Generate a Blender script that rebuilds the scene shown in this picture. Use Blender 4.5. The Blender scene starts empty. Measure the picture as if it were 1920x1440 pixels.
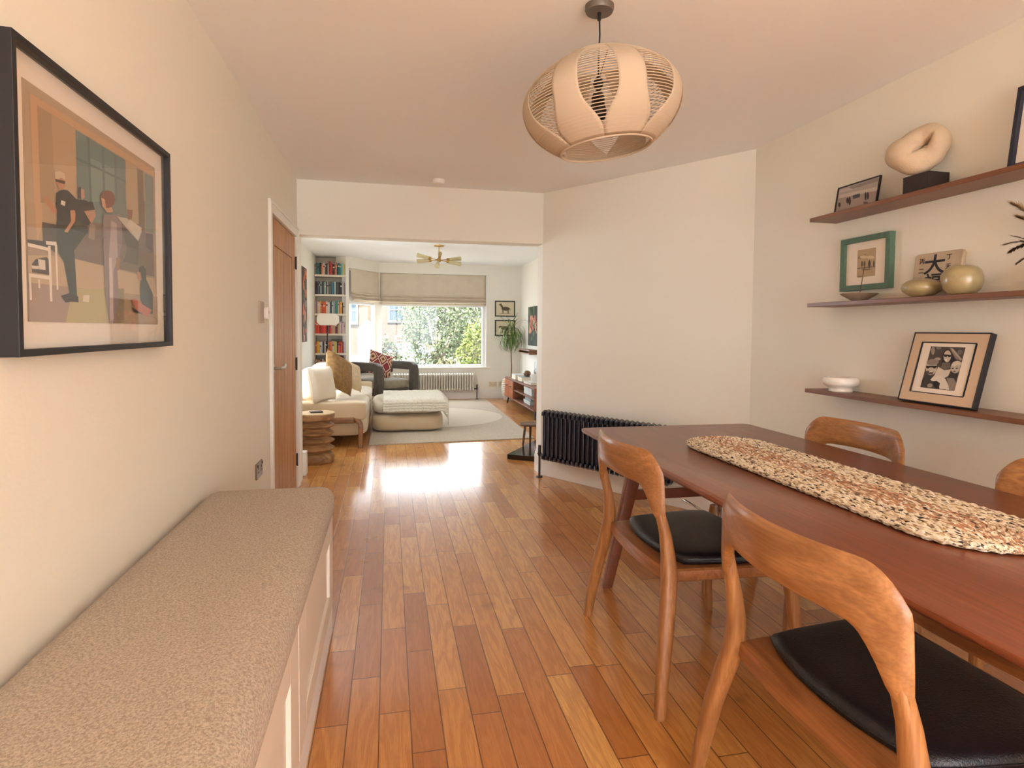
import bpy, bmesh, math, random
from mathutils import Vector, Matrix, noise
S = bpy.context.scene
COL = S.collection
R = math.radians
PI = math.pi
rnd = random.Random(11)

# ---------------------------------------------------------------- camera
def make_camera():
    f, yaw, pitch, roll, sy = 1099.7, .2065, .0414, -.0082, -55.3
    F = Vector((math.sin(yaw)*math.cos(pitch), math.cos(yaw)*math.cos(pitch), -math.sin(pitch)))
    Rt = Vector((math.cos(yaw), -math.sin(yaw), 0)); D = F.cross(Rt)
    c, s = math.cos(roll), math.sin(roll)
    Rt, D = Rt*c + D*s, D*c - Rt*s
    m = Matrix((Rt, -D, -F)).transposed().to_4x4()
    m.translation = (0, 0, 1.25)
    cd = bpy.data.cameras.new('camera'); co = bpy.data.objects.new('camera', cd); COL.objects.link(co)
    cd.sensor_width = 36; cd.lens = f/1920*36
    cd.shift_y = sy/1920; cd.clip_start = .02; cd.clip_end = 300
    co.matrix_world = m
    S.camera = co
make_camera()

# ---------------------------------------------------------------- world, sun, portals, exposure
W = bpy.data.worlds.new('world'); S.world = W; W.use_nodes = True
nt = W.node_tree; nt.nodes.clear()
wo = nt.nodes.new('ShaderNodeOutputWorld'); bg = nt.nodes.new('ShaderNodeBackground')
tc = nt.nodes.new('ShaderNodeTexCoord'); sep = nt.nodes.new('ShaderNodeSeparateXYZ'); rp = nt.nodes.new('ShaderNodeValToRGB')
nt.links.new(tc.outputs['Generated'], sep.inputs[0]); nt.links.new(sep.outputs['Z'], rp.inputs[0])
rp.color_ramp.elements[0].position = 0.0; rp.color_ramp.elements[0].color = (.82, .91, 1, 1)
rp.color_ramp.elements[1].position = .6; rp.color_ramp.elements[1].color = (.87, .93, 1.0, 1)
nt.links.new(rp.outputs[0], bg.inputs[0]); bg.inputs[1].default_value = 1.0
nt.links.new(bg.outputs[0], wo.inputs[0])

sd = bpy.data.lights.new('sun', 'SUN'); so = bpy.data.objects.new('sun', sd); COL.objects.link(so)
sd.energy = 2.8; sd.angle = R(6); sd.color = (1, .96, .90)
so.rotation_euler = (R(38), 0, R(-28))

def portal(name, loc, rot, sx, sy_):
    l = bpy.data.lights.new(name, 'AREA'); o = bpy.data.objects.new(name, l); COL.objects.link(o)
    l.shape = 'RECTANGLE'; l.size = sx; l.size_y = sy_; l.cycles.is_portal = True
    o.location = loc; o.rotation_euler = rot
portal('portal_bay', (.79, 10.78, 1.2), (R(-90), 0, 0), 2.0, 1.5)
portal('portal_added_window', (-1.32, 6.6, 1.55), (0, R(-90), 0), 1.1, 1.8)  # guides sky light through the added living room window
portal('portal_garden_doors', (.8, -4.56, 1.15), (R(90), 0, 0), 3.6, 2.4)
portal('portal_added_skylight', (.8, -3.1, 2.62), (0, 0, 0), 2.8, 1.6)  # guides sky light through the added roof light

S.view_settings.view_transform = 'Standard'
try: S.view_settings.look = 'None'
except Exception: pass
S.view_settings.exposure = 3.46
S.view_settings.gamma = 1
S.view_settings.use_curve_mapping = False
S.cycles.max_bounces = 10; S.cycles.diffuse_bounces = 6; S.cycles.glossy_bounces = 4
S.cycles.transparent_max_bounces = 16
S.cycles.sample_clamp_indirect = 6

# ---------------------------------------------------------------- helpers
def lin(h):
    if not isinstance(h, str): return tuple(h) + ((1,) if len(h) == 3 else ())
    h = h.lstrip('#'); o = []
    for i in (0, 2, 4):
        c = int(h[i:i+2], 16)/255
        o.append(c/12.92 if c <= .04045 else ((c+.055)/1.055)**2.4)
    return tuple(o) + (1,)

MATS = {}
def mat(name, col, rough=.6, metal=0, bump=None, vary=None, coat=0, spec=.5, alpha=None, trans=0, sheen=0, emit=None, ior=None, stretch=None, coat_rough=.1, sss=0):
    """procedural material: colour varied by noise, bump by noise"""
    if name in MATS: return MATS[name]
    m = bpy.data.materials.new(name); m.use_nodes = True; MATS[name] = m
    t = m.node_tree; b = t.nodes['Principled BSDF']
    c = lin(col)
    b.inputs['Base Color'].default_value = c; m.diffuse_color = c
    b.inputs['Roughness'].default_value = rough; b.inputs['Metallic'].default_value = metal
    b.inputs['Coat Weight'].default_value = coat; b.inputs['Coat Roughness'].default_value = coat_rough
    b.inputs['Specular IOR Level'].default_value = spec
    b.inputs['Transmission Weight'].default_value = trans
    b.inputs['Sheen Weight'].default_value = sheen
    if ior: b.inputs['IOR'].default_value = ior
    if alpha is not None: b.inputs['Alpha'].default_value = alpha
    if sss: b.inputs['Subsurface Weight'].default_value = sss; b.inputs['Subsurface Radius'].default_value = (.02, .012, .006)
    tcn = t.nodes.new('ShaderNodeTexCoord'); mp = t.nodes.new('ShaderNodeMapping')
    t.links.new(tcn.outputs['Object'], mp.inputs[0])
    if stretch: mp.inputs['Scale'].default_value = stretch
    if vary:
        sc, amt = vary
        n = t.nodes.new('ShaderNodeTexNoise'); n.inputs['Scale'].default_value = sc; n.inputs['Detail'].default_value = 4
        t.links.new(mp.outputs[0], n.inputs['Vector'])
        r = t.nodes.new('ShaderNodeValToRGB'); t.links.new(n.outputs[0], r.inputs[0])
        r.color_ramp.elements[0].position = .3; r.color_ramp.elements[1].position = .7
        r.color_ramp.elements[0].color = tuple(x*(1-amt) for x in c[:3]) + (1,)
        r.color_ramp.elements[1].color = tuple(min(1, x*(1+amt)) for x in c[:3]) + (1,)
        t.links.new(r.outputs[0], b.inputs['Base Color'])
    if bump:
        sc, st = bump
        n = t.nodes.new('ShaderNodeTexNoise'); n.inputs['Scale'].default_value = sc; n.inputs['Detail'].default_value = 3
        t.links.new(mp.outputs[0], n.inputs['Vector'])
        bp = t.nodes.new('ShaderNodeBump'); bp.inputs['Strength'].default_value = st; bp.inputs['Distance'].default_value = .01
        t.links.new(n.outputs[0], bp.inputs['Height']); t.links.new(bp.outputs[0], b.inputs['Normal'])
    return m

def wood(name, c1, c2, axis='Y', scale=6, rough=.4, coat=.0, c3=None, dist=2.0, fig=1.0):
    if name in MATS: return MATS[name]
    m = bpy.data.materials.new(name); m.use_nodes = True; MATS[name] = m
    t = m.node_tree; N = t.nodes; L = t.links; b = N['Principled BSDF']
    a, c = lin(c1), lin(c2); m.diffuse_color = a
    tcn = N.new('ShaderNodeTexCoord'); mp = N.new('ShaderNodeMapping')
    s = [scale]*3; s['XYZ'.index(axis)] = scale*.12; mp.inputs['Scale'].default_value = s
    L.new(tcn.outputs['Object'], mp.inputs[0])
    oi = N.new('ShaderNodeObjectInfo'); ad = N.new('ShaderNodeVectorMath'); ad.operation = 'ADD'
    ml = N.new('ShaderNodeMath'); ml.operation = 'MULTIPLY'; ml.inputs[1].default_value = 37.0
    L.new(oi.outputs['Random'], ml.inputs[0]); L.new(mp.outputs[0], ad.inputs[0]); L.new(ml.outputs[0], ad.inputs[1])
    n = N.new('ShaderNodeTexNoise'); n.inputs['Scale'].default_value = 1.2; n.inputs['Detail'].default_value = 2; n.inputs['Distortion'].default_value = .6
    L.new(ad.outputs[0], n.inputs['Vector'])
    k = N.new('ShaderNodeMath'); k.operation = 'MULTIPLY'; k.inputs[1].default_value = 9*dist; L.new(n.outputs[0], k.inputs[0])
    sn = N.new('ShaderNodeMath'); sn.operation = 'SINE'; L.new(k.outputs[0], sn.inputs[0])
    mr = N.new('ShaderNodeMapRange'); mr.inputs['From Min'].default_value = -1; L.new(sn.outputs[0], mr.inputs['Value'])
    # fine pores
    mp2 = N.new('ShaderNodeMapping'); s2 = [scale*22]*3; s2['XYZ'.index(axis)] = scale*1.0; mp2.inputs['Scale'].default_value = s2
    L.new(tcn.outputs['Object'], mp2.inputs[0])
    n2 = N.new('ShaderNodeTexNoise'); n2.inputs['Scale'].default_value = 1; n2.inputs['Detail'].default_value = 3; L.new(mp2.outputs[0], n2.inputs['Vector'])
    r = N.new('ShaderNodeMix'); r.data_type = 'RGBA'; L.new(mr.outputs[0], r.inputs[0])
    r.inputs[6].default_value = a; r.inputs[7].default_value = tuple(a[i]*(1-.55*fig)+c[i]*.55*fig for i in range(3)) + (1,)
    r2 = N.new('ShaderNodeMix'); r2.data_type = 'RGBA'
    rr = N.new('ShaderNodeMapRange'); rr.inputs['From Min'].default_value = .38; rr.inputs['From Max'].default_value = .66; L.new(n2.outputs[0], rr.inputs['Value'])
    L.new(rr.outputs[0], r2.inputs[0]); L.new(r.outputs[2], r2.inputs[6]); r2.inputs[7].default_value = c
    mul = N.new('ShaderNodeMath'); mul.operation = 'MULTIPLY'; mul.inputs[1].default_value = .45; L.new(rr.outputs[0], mul.inputs[0]); L.new(mul.outputs[0], r2.inputs[0])
    L.new(r2.outputs[2], b.inputs['Base Color'])
    b.inputs['Roughness'].default_value = rough; b.inputs['Coat Weight'].default_value = coat; b.inputs['Coat Roughness'].default_value = .15
    bp = N.new('ShaderNodeBump'); bp.inputs['Strength'].default_value = .12; bp.inputs['Distance'].default_value = .002
    L.new(n2.outputs[0], bp.inputs['Height']); L.new(bp.outputs[0], b.inputs['Normal'])
    return m

class MB:
    def __init__(s): s.v = []; s.f = []; s.m = []; s.cur = 0
    def add(s, vs, fs):
        o = len(s.v); s.v += [tuple(v) for v in vs]
        for f in fs: s.f.append(tuple(i+o for i in f)); s.m.append(s.cur)
        return s
    def box(s, x0, x1, y0, y1, z0, z1, M=None):
        vs = [Vector((x, y, z)) for z in (z0, z1) for y in (y0, y1) for x in (x0, x1)]
        if M: vs = [M @ v for v in vs]
        return s.add(vs, [(0,2,3,1),(4,5,7,6),(0,1,5,4),(2,6,7,3),(0,4,6,2),(1,3,7,5)])
    def loft(s, rings, cap=True, close=False):
        n = len(rings[0]); vs = [v for r in rings for v in r]; fs = []
        k = len(rings)
        for i in range(k if close else k-1):
            a = i*n; b = ((i+1) % k)*n
            for j in range(n): j2 = (j+1) % n; fs.append((a+j, a+j2, b+j2, b+j))
        if cap and not close: fs.append(tuple(range(n-1, -1, -1))); fs.append(tuple((k-1)*n+j for j in range(n)))
        return s.add(vs, fs)
    def tube(s, pts, r, n=8, close=False, cap=True):
        pts = [Vector(p) for p in pts]; k = len(pts); rings = []
        rr = r if isinstance(r, (list, tuple)) else [r]*k
        up = None
        for i, p in enumerate(pts):
            a = pts[i-1] if (i > 0 or close) else p; b = pts[(i+1) % k] if (i < k-1 or close) else p
            t = (b-a).normalized()
            if up is None: up = Vector((0,0,1)) if abs(t.z) < .9 else Vector((1,0,0))
            x = up - t*up.dot(t)
            if x.length < 1e-5: x = Vector((1,0,0)) - t*t.x
            x.normalize(); up = x; y = t.cross(x)
            rings.append([p + (x*math.cos(2*PI*j/n) + y*math.sin(2*PI*j/n))*rr[i] for j in range(n)])
        return s.loft(rings, cap, close)
    def cyl(s, c, r, z0, z1, n=24, r2=None):
        return s.tube([(c[0], c[1], z0), (c[0], c[1], z1)], [r, r if r2 is None else r2], n)
    def lathe(s, prof, n=32, c=(0,0,0), M=None):
        rings = []
        for r, z in prof:
            ring = [Vector((c[0]+r*math.cos(2*PI*j/n), c[1]+r*math.sin(2*PI*j/n), c[2]+z)) for j in range(n)]
            if M: ring = [M @ v for v in ring]
            rings.append(ring)
        return s.loft(rings, True)
    def prism(s, poly, z0, z1):
        n = len(poly); a = [(x, y, z0) for x, y in poly]; b = [(x, y, z1) for x, y in poly]
        return s.add(a+b, [tuple(range(n-1, -1, -1)), tuple(range(n, 2*n))] + [(i, (i+1) % n, n+(i+1) % n, n+i) for i in range(n)])
    def xf(s, M): s.v = [tuple(M @ Vector(v)) for v in s.v]; return s
    def build(s, name, m, parent=None, bevel=0, seg=2, sub=0, smooth=None, recalc=True):
        me = bpy.data.meshes.new(name); me.from_pydata(s.v, [], s.f)
        ms = m if isinstance(m, (list, tuple)) else [m]
        for x in ms: me.materials.append(x)
        if len(ms) > 1: me.polygons.foreach_set('material_index', s.m)
        if recalc:
            bm = bmesh.new(); bm.from_mesh(me); bmesh.ops.recalc_face_normals(bm, faces=bm.faces[:]); bm.to_mesh(me); bm.free()
        o = bpy.data.objects.new(name, me); COL.objects.link(o)
        if parent: o.parent = parent
        if smooth is None: smooth = True
        if smooth:
            me.shade_smooth()
            try: me.set_sharp_from_angle(angle=R(40))
            except Exception: pass
        if bevel:
            b = o.modifiers.new('bevel', 'BEVEL'); b.width = bevel; b.segments = seg; b.limit_method = 'ANGLE'; b.angle_limit = R(40)
        if sub:
            b = o.modifiers.new('sub', 'SUBSURF'); b.levels = sub; b.render_levels = sub
            for p in me.polygons: p.use_smooth = True
            try: me.set_sharp_from_angle(angle=PI)
            except Exception: pass
        return o

def tag(o, label=None, cat=None, group=None, kind=None):
    if label: o['label'] = label
    if cat: o['category'] = cat
    if group: o['group'] = group
    if kind: o['kind'] = kind
    return o
def thing(name, label, cat, loc=(0,0,0), rz=0, group=None, rot=None):
    o = bpy.data.objects.new(name, None); COL.objects.link(o); o.empty_display_size = .1
    o.location = loc; o.rotation_euler = rot if rot else (0, 0, rz)
    return tag(o, label, cat, group)
def struct(name, b, m, **k): return tag(b.build(name, m, **k), kind='structure')
def copy_tree(root, loc, rz, label=None):
    r = root.copy(); COL.objects.link(r); r.location = loc; r.rotation_euler = (0, 0, rz)
    if label: r['label'] = label
    def rec(src, dst):
        for ch in src.children:
            c = ch.copy(); COL.objects.link(c); c.parent = dst; rec(ch, c)
    rec(root, r)
    return r
def lerp(a, b, t): return a+(b-a)*t
def sstep(t): t = max(0, min(1, t)); return t*t*(3-2*t)
def rrect(w, h, r, n=5, cx=0, cy=0):
    o = []
    for i, (sx, sy_) in enumerate(((1,1), (-1,1), (-1,-1), (1,-1))):
        for k in range(n+1):
            a = PI/2*i + PI/2*k/n
            o.append((cx+sx*(w-r)+r*math.cos(a), cy+sy_*(h-r)+r*math.sin(a)))
    return o
def softbox(sx, sy_, sz, r=.4, n=8, e=4.0, puff=0, seed=0, amp=0):
    """superellipsoid cushion body centred on origin"""
    b = MB(); rings = []
    def c(w, m): return math.copysign(abs(math.cos(w))**m, math.cos(w))
    def s_(w, m): return math.copysign(abs(math.sin(w))**m, math.sin(w))
    for i in range(1, 16):
        v = -PI/2 + PI*i/16; ring = []
        for j in range(36):
            u = 2*PI*j/36
            p = Vector((sx*c(v, 2/e)*c(u, 2/e), sy_*c(v, 2/e)*s_(u, 2/e), sz*s_(v, 2/e)))
            if amp: p *= 1 + amp*noise.noise(p*6+Vector((seed, 0, 0)))
            ring.append(p)
        rings.append(ring)
    b.loft(rings); return b
def pillow_mb(w, h, t, seed=0, n=14):
    """square scatter cushion in the XZ plane, thickness along Y, pointed corners"""
    b = MB(); top = []; bot = []
    for i in range(n+1):
        for j in range(n+1):
            u = -1+2*i/n; v = -1+2*j/n
            k = ((1-u**4)*(1-v**4))**.55
            pin = 1-.07*(1-abs(u)**2)*abs(v)**6; pin2 = 1-.07*(1-abs(v)**2)*abs(u)**6
            x = u*w/2*pin2; z = v*h/2*pin
            d = t/2*k*(1+.25*noise.noise(Vector((u*1.5, v*1.5, seed))))
            top.append((x, d, z)); bot.append((x, -d, z))
    m = n+1; fs = []
    for i in range(n):
        for j in range(n):
            a = i*m+j; fs.append((a, a+1, a+m+1, a+m)); o = m*m; fs.append((o+a, o+a+m, o+a+m+1, o+a+1))
    b.add(top+bot, fs)
    return b
ART_STUDIO=[('#b59f84', [(0.031, 0.958), (0.983, 0.97), (1.0, 1.0), (0.0, 1.0), (0.002, 0.449), (0.047, 0.462)]), ('#c7a27c', [(0.039, 0.956), (0.994, 0.981), (0.99, 0.941), (0.075, 0.924), (0.082, 0.472), (0.047, 0.462)]), ('#a98f70', [(0.077, 0.921), (0.299, 0.924), (0.302, 0.534), (0.085, 0.473)]), ('#b79c7c', [(0.154, 0.923), (0.299, 0.924), (0.302, 0.534), (0.164, 0.495)]), ('#6f8480', [(0.299, 0.924), (0.69, 0.93), (0.684, 0.637), (0.302, 0.53)]), ('#82958e', [(0.394, 0.827), (0.587, 0.845), (0.585, 0.609), (0.401, 0.557)]), ('#5c716f', [(0.299, 0.794), (0.689, 0.815), (0.689, 0.804), (0.299, 0.782)]), ('#5c716f', [(0.377, 0.925), (0.395, 0.926), (0.405, 0.558), (0.39, 0.554)]), ('#63787a', [(0.484, 0.921), (0.504, 0.922), (0.509, 0.588), (0.493, 0.583)]), ('#63787a', [(0.589, 0.917), (0.607, 0.919), (0.607, 0.615), (0.594, 0.612)]), ('#b79f80', [(0.69, 0.93), (0.8, 0.932), (0.808, 0.672), (0.694, 0.64)]), ('#7a6857', [(0.8, 0.926), (0.864, 0.932), (0.866, 0.688), (0.808, 0.672)]), ('#7c8b86', [(0.881, 0.926), (0.972, 0.934), (0.973, 0.718), (0.888, 0.694)]), ('#6f8480', [(0.301, 0.581), (0.687, 0.699), (0.686, 0.567), (0.303, 0.485)]), ('#b79f80', [(0.687, 0.699), (0.806, 0.735), (0.805, 0.591), (0.69, 0.586)]), ('#7a6857', [(0.806, 0.735), (0.875, 0.756), (0.87, 0.553), (0.811, 0.557)]), ('#7c8b86', [(0.875, 0.756), (0.971, 0.785), (0.971, 0.576), (0.88, 0.573)]), ('#b39a7c', [(0.001, 0.489), (0.163, 0.538), (0.165, 0.449), (0.08, 0.431), (0.087, 0.342), (0.004, 0.341)]), ('#c7a27c', [(0.047, 0.503), (0.084, 0.514), (0.086, 0.428), (0.055, 0.335)]), ('#54504a', [(0.083, 0.432), (0.165, 0.44), (0.168, 0.305), (0.085, 0.342)]), ('#7c6c62', [(0.303, 0.485), (0.836, 0.605), (0.962, 0.498), (0.968, 0.302), (0.268, 0.305)]), ('#5e554f', [(0.631, 0.553), (0.808, 0.496), (0.791, 0.35), (0.646, 0.35), (0.69, 0.426)]), ('#c3ab8b', [(0.005, 0.275), (0.168, 0.301), (0.217, 0.278), (0.268, 0.303), (0.969, 0.29), (1.0, 0.153), (0.003, 0.159)]), ('#ab9276', [(0.003, 0.163), (1.0, 0.179), (1.0, 0.0), (0.001, 0.0)]), ('#a68f80', [(0.003, 0.159), (0.284, 0.16), (0.234, 0.094), (0.205, 0.0), (0.001, 0.0)]), ('#b9ad7d', [(0.284, 0.165), (0.641, 0.192), (0.642, 0.0), (0.205, 0.0), (0.234, 0.094)]), ('#8f8468', [(0.52, 0.179), (0.65, 0.199), (0.646, 0.002), (0.533, 0.0)]), ('#e0d3c0', [(0.325, 0.135), (0.368, 0.139), (0.361, 0.103), (0.319, 0.105)]), ('#4a433d', [(0.004, 0.341), (0.167, 0.359), (0.167, 0.348), (0.11, 0.325), (0.004, 0.32)]), ('#e8ddd0', [(0.004, 0.327), (0.121, 0.327), (0.121, 0.312), (0.005, 0.312)]), ('#e8ddd0', [(0.012, 0.201), (0.124, 0.202), (0.124, 0.187), (0.01, 0.187)]), ('#e8ddd0', [(0.11, 0.334), (0.125, 0.337), (0.128, 0.092), (0.115, 0.091)]), ('#e8ddd0', [(0.006, 0.201), (0.016, 0.202), (0.018, 0.09), (0.007, 0.091)]), ('#e8ddd0', [(0.149, 0.347), (0.162, 0.349), (0.164, 0.147), (0.154, 0.146)]), ('#ddd0c0', [(0.052, 0.182), (0.061, 0.183), (0.062, 0.145), (0.053, 0.144)]), ('#4e463f', [(0.021, 0.24), (0.041, 0.265), (0.1, 0.284), (0.111, 0.277), (0.113, 0.207), (0.022, 0.207)]), ('#ddd3c8', [(0.054, 0.267), (0.092, 0.269), (0.093, 0.226), (0.058, 0.225)]), ('#ddd3c8', [(0.019, 0.236), (0.058, 0.238), (0.055, 0.225), (0.022, 0.222)]), ('#e8ddd0', [(0.098, 0.353), (0.158, 0.362), (0.158, 0.344), (0.099, 0.338)]), ('#2f2d2c', [(0.162, 0.58), (0.197, 0.608), (0.234, 0.616), (0.287, 0.592), (0.309, 0.532), (0.158, 0.489)]), ('#2b2b2b', [(0.157, 0.537), (0.287, 0.577), (0.357, 0.568), (0.358, 0.504), (0.165, 0.453)]), ('#3b403a', [(0.159, 0.452), (0.358, 0.504), (0.36, 0.45), (0.267, 0.343), (0.279, 0.121), (0.233, 0.117), (0.199, 0.274), (0.168, 0.314)]), ('#c08a66', [(0.246, 0.526), (0.282, 0.537), (0.276, 0.483), (0.226, 0.418), (0.205, 0.418), (0.25, 0.476)]), ('#b98563', [(0.094, 0.549), (0.116, 0.543), (0.163, 0.509), (0.164, 0.491), (0.14, 0.484), (0.094, 0.528)]), ('#b98563', [(0.16, 0.647), (0.183, 0.669), (0.217, 0.668), (0.215, 0.625), (0.197, 0.603), (0.179, 0.608)]), ('#cbb79c', [(0.157, 0.65), (0.159, 0.672), (0.183, 0.687), (0.214, 0.685), (0.219, 0.659), (0.19, 0.658), (0.166, 0.636)]), ('#4a2f26', [(0.16, 0.643), (0.218, 0.652), (0.215, 0.637), (0.16, 0.631)]), ('#e0d6c8', [(0.192, 0.558), (0.217, 0.557), (0.211, 0.536), (0.186, 0.538)]), ('#3a2a26', [(0.175, 0.121), (0.227, 0.137), (0.285, 0.126), (0.286, 0.098), (0.234, 0.098), (0.203, 0.091)]), ('#2b2a2c', [(0.274, 0.588), (0.356, 0.604), (0.423, 0.564), (0.275, 0.522)]), ('#2b2a2c', [(0.274, 0.573), (0.399, 0.611), (0.419, 0.566), (0.388, 0.492), (0.324, 0.476), (0.289, 0.529)]), ('#b58d72', [(0.313, 0.649), (0.34, 0.653), (0.345, 0.615), (0.324, 0.599), (0.314, 0.62)]), ('#413c3c', [(0.298, 0.649), (0.319, 0.661), (0.317, 0.602), (0.297, 0.596)]), ('#b98b70', [(0.336, 0.547), (0.415, 0.575), (0.42, 0.546), (0.388, 0.497)]), ('#9c8a76', [(0.373, 0.498), (0.414, 0.498), (0.408, 0.421), (0.361, 0.421)]), ('#8e7f80', [(0.478, 0.567), (0.629, 0.609), (0.634, 0.459), (0.585, 0.285), (0.598, 0.122), (0.55, 0.0), (0.509, 0.0), (0.48, 0.165), (0.473, 0.425)]), ('#b3a3a6', [(0.543, 0.553), (0.587, 0.548), (0.592, 0.362), (0.551, 0.28), (0.547, 0.118), (0.542, 0.0), (0.513, 0.0), (0.516, 0.349)]), ('#d0c2c0', [(0.516, 0.349), (0.54, 0.353), (0.545, 0.021), (0.516, 0.014)]), ('#c79879', [(0.463, 0.653), (0.507, 0.661), (0.525, 0.619), (0.551, 0.599), (0.509, 0.588), (0.468, 0.613)]), ('#c79879', [(0.476, 0.634), (0.532, 0.651), (0.559, 0.605), (0.517, 0.588)]), ('#7a4530', [(0.579, 0.678), (0.571, 0.651), (0.548, 0.627), (0.517, 0.611), (0.486, 0.609), (0.464, 0.619), (0.456, 0.64), (0.463, 0.666), (0.484, 0.69), (0.514, 0.706), (0.546, 0.71), (0.569, 0.7)]), ('#c79879', [(0.461, 0.652), (0.491, 0.651), (0.5, 0.612), (0.476, 0.607)]), ('#a2785c', [(0.574, 0.359), (0.614, 0.361), (0.602, 0.298), (0.581, 0.289)]), ('#c4bcae', [(0.594, 0.588), (0.685, 0.601), (0.816, 0.576), (0.827, 0.561), (0.787, 0.492), (0.677, 0.542)]), ('#8d6550', [(0.684, 0.652), (0.737, 0.662), (0.728, 0.607), (0.695, 0.592)]), ('#d5ccbf', [(0.704, 0.601), (0.826, 0.579), (0.787, 0.498), (0.677, 0.559)]), ('#5d4a4c', [(0.87, 0.559), (0.948, 0.571), (0.952, 0.452), (0.861, 0.477)]), ('#3a3b38', [(0.804, 0.263), (0.868, 0.271), (0.937, 0.191), (0.93, 0.066), (0.842, 0.061), (0.797, 0.161)]), ('#2c2522', [(0.787, 0.338), (0.833, 0.354), (0.866, 0.332), (0.862, 0.27), (0.815, 0.264), (0.792, 0.309)]), ('#c08766', [(0.772, 0.312), (0.803, 0.31), (0.815, 0.264), (0.773, 0.268)]), ('#c0705c', [(0.708, 0.141), (0.747, 0.15), (0.83, 0.115), (0.918, 0.09), (0.875, 0.045), (0.8, 0.06), (0.729, 0.097)]), ('#3a3b38', [(0.709, 0.096), (0.821, 0.06), (0.729, 0.068)])]
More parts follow.
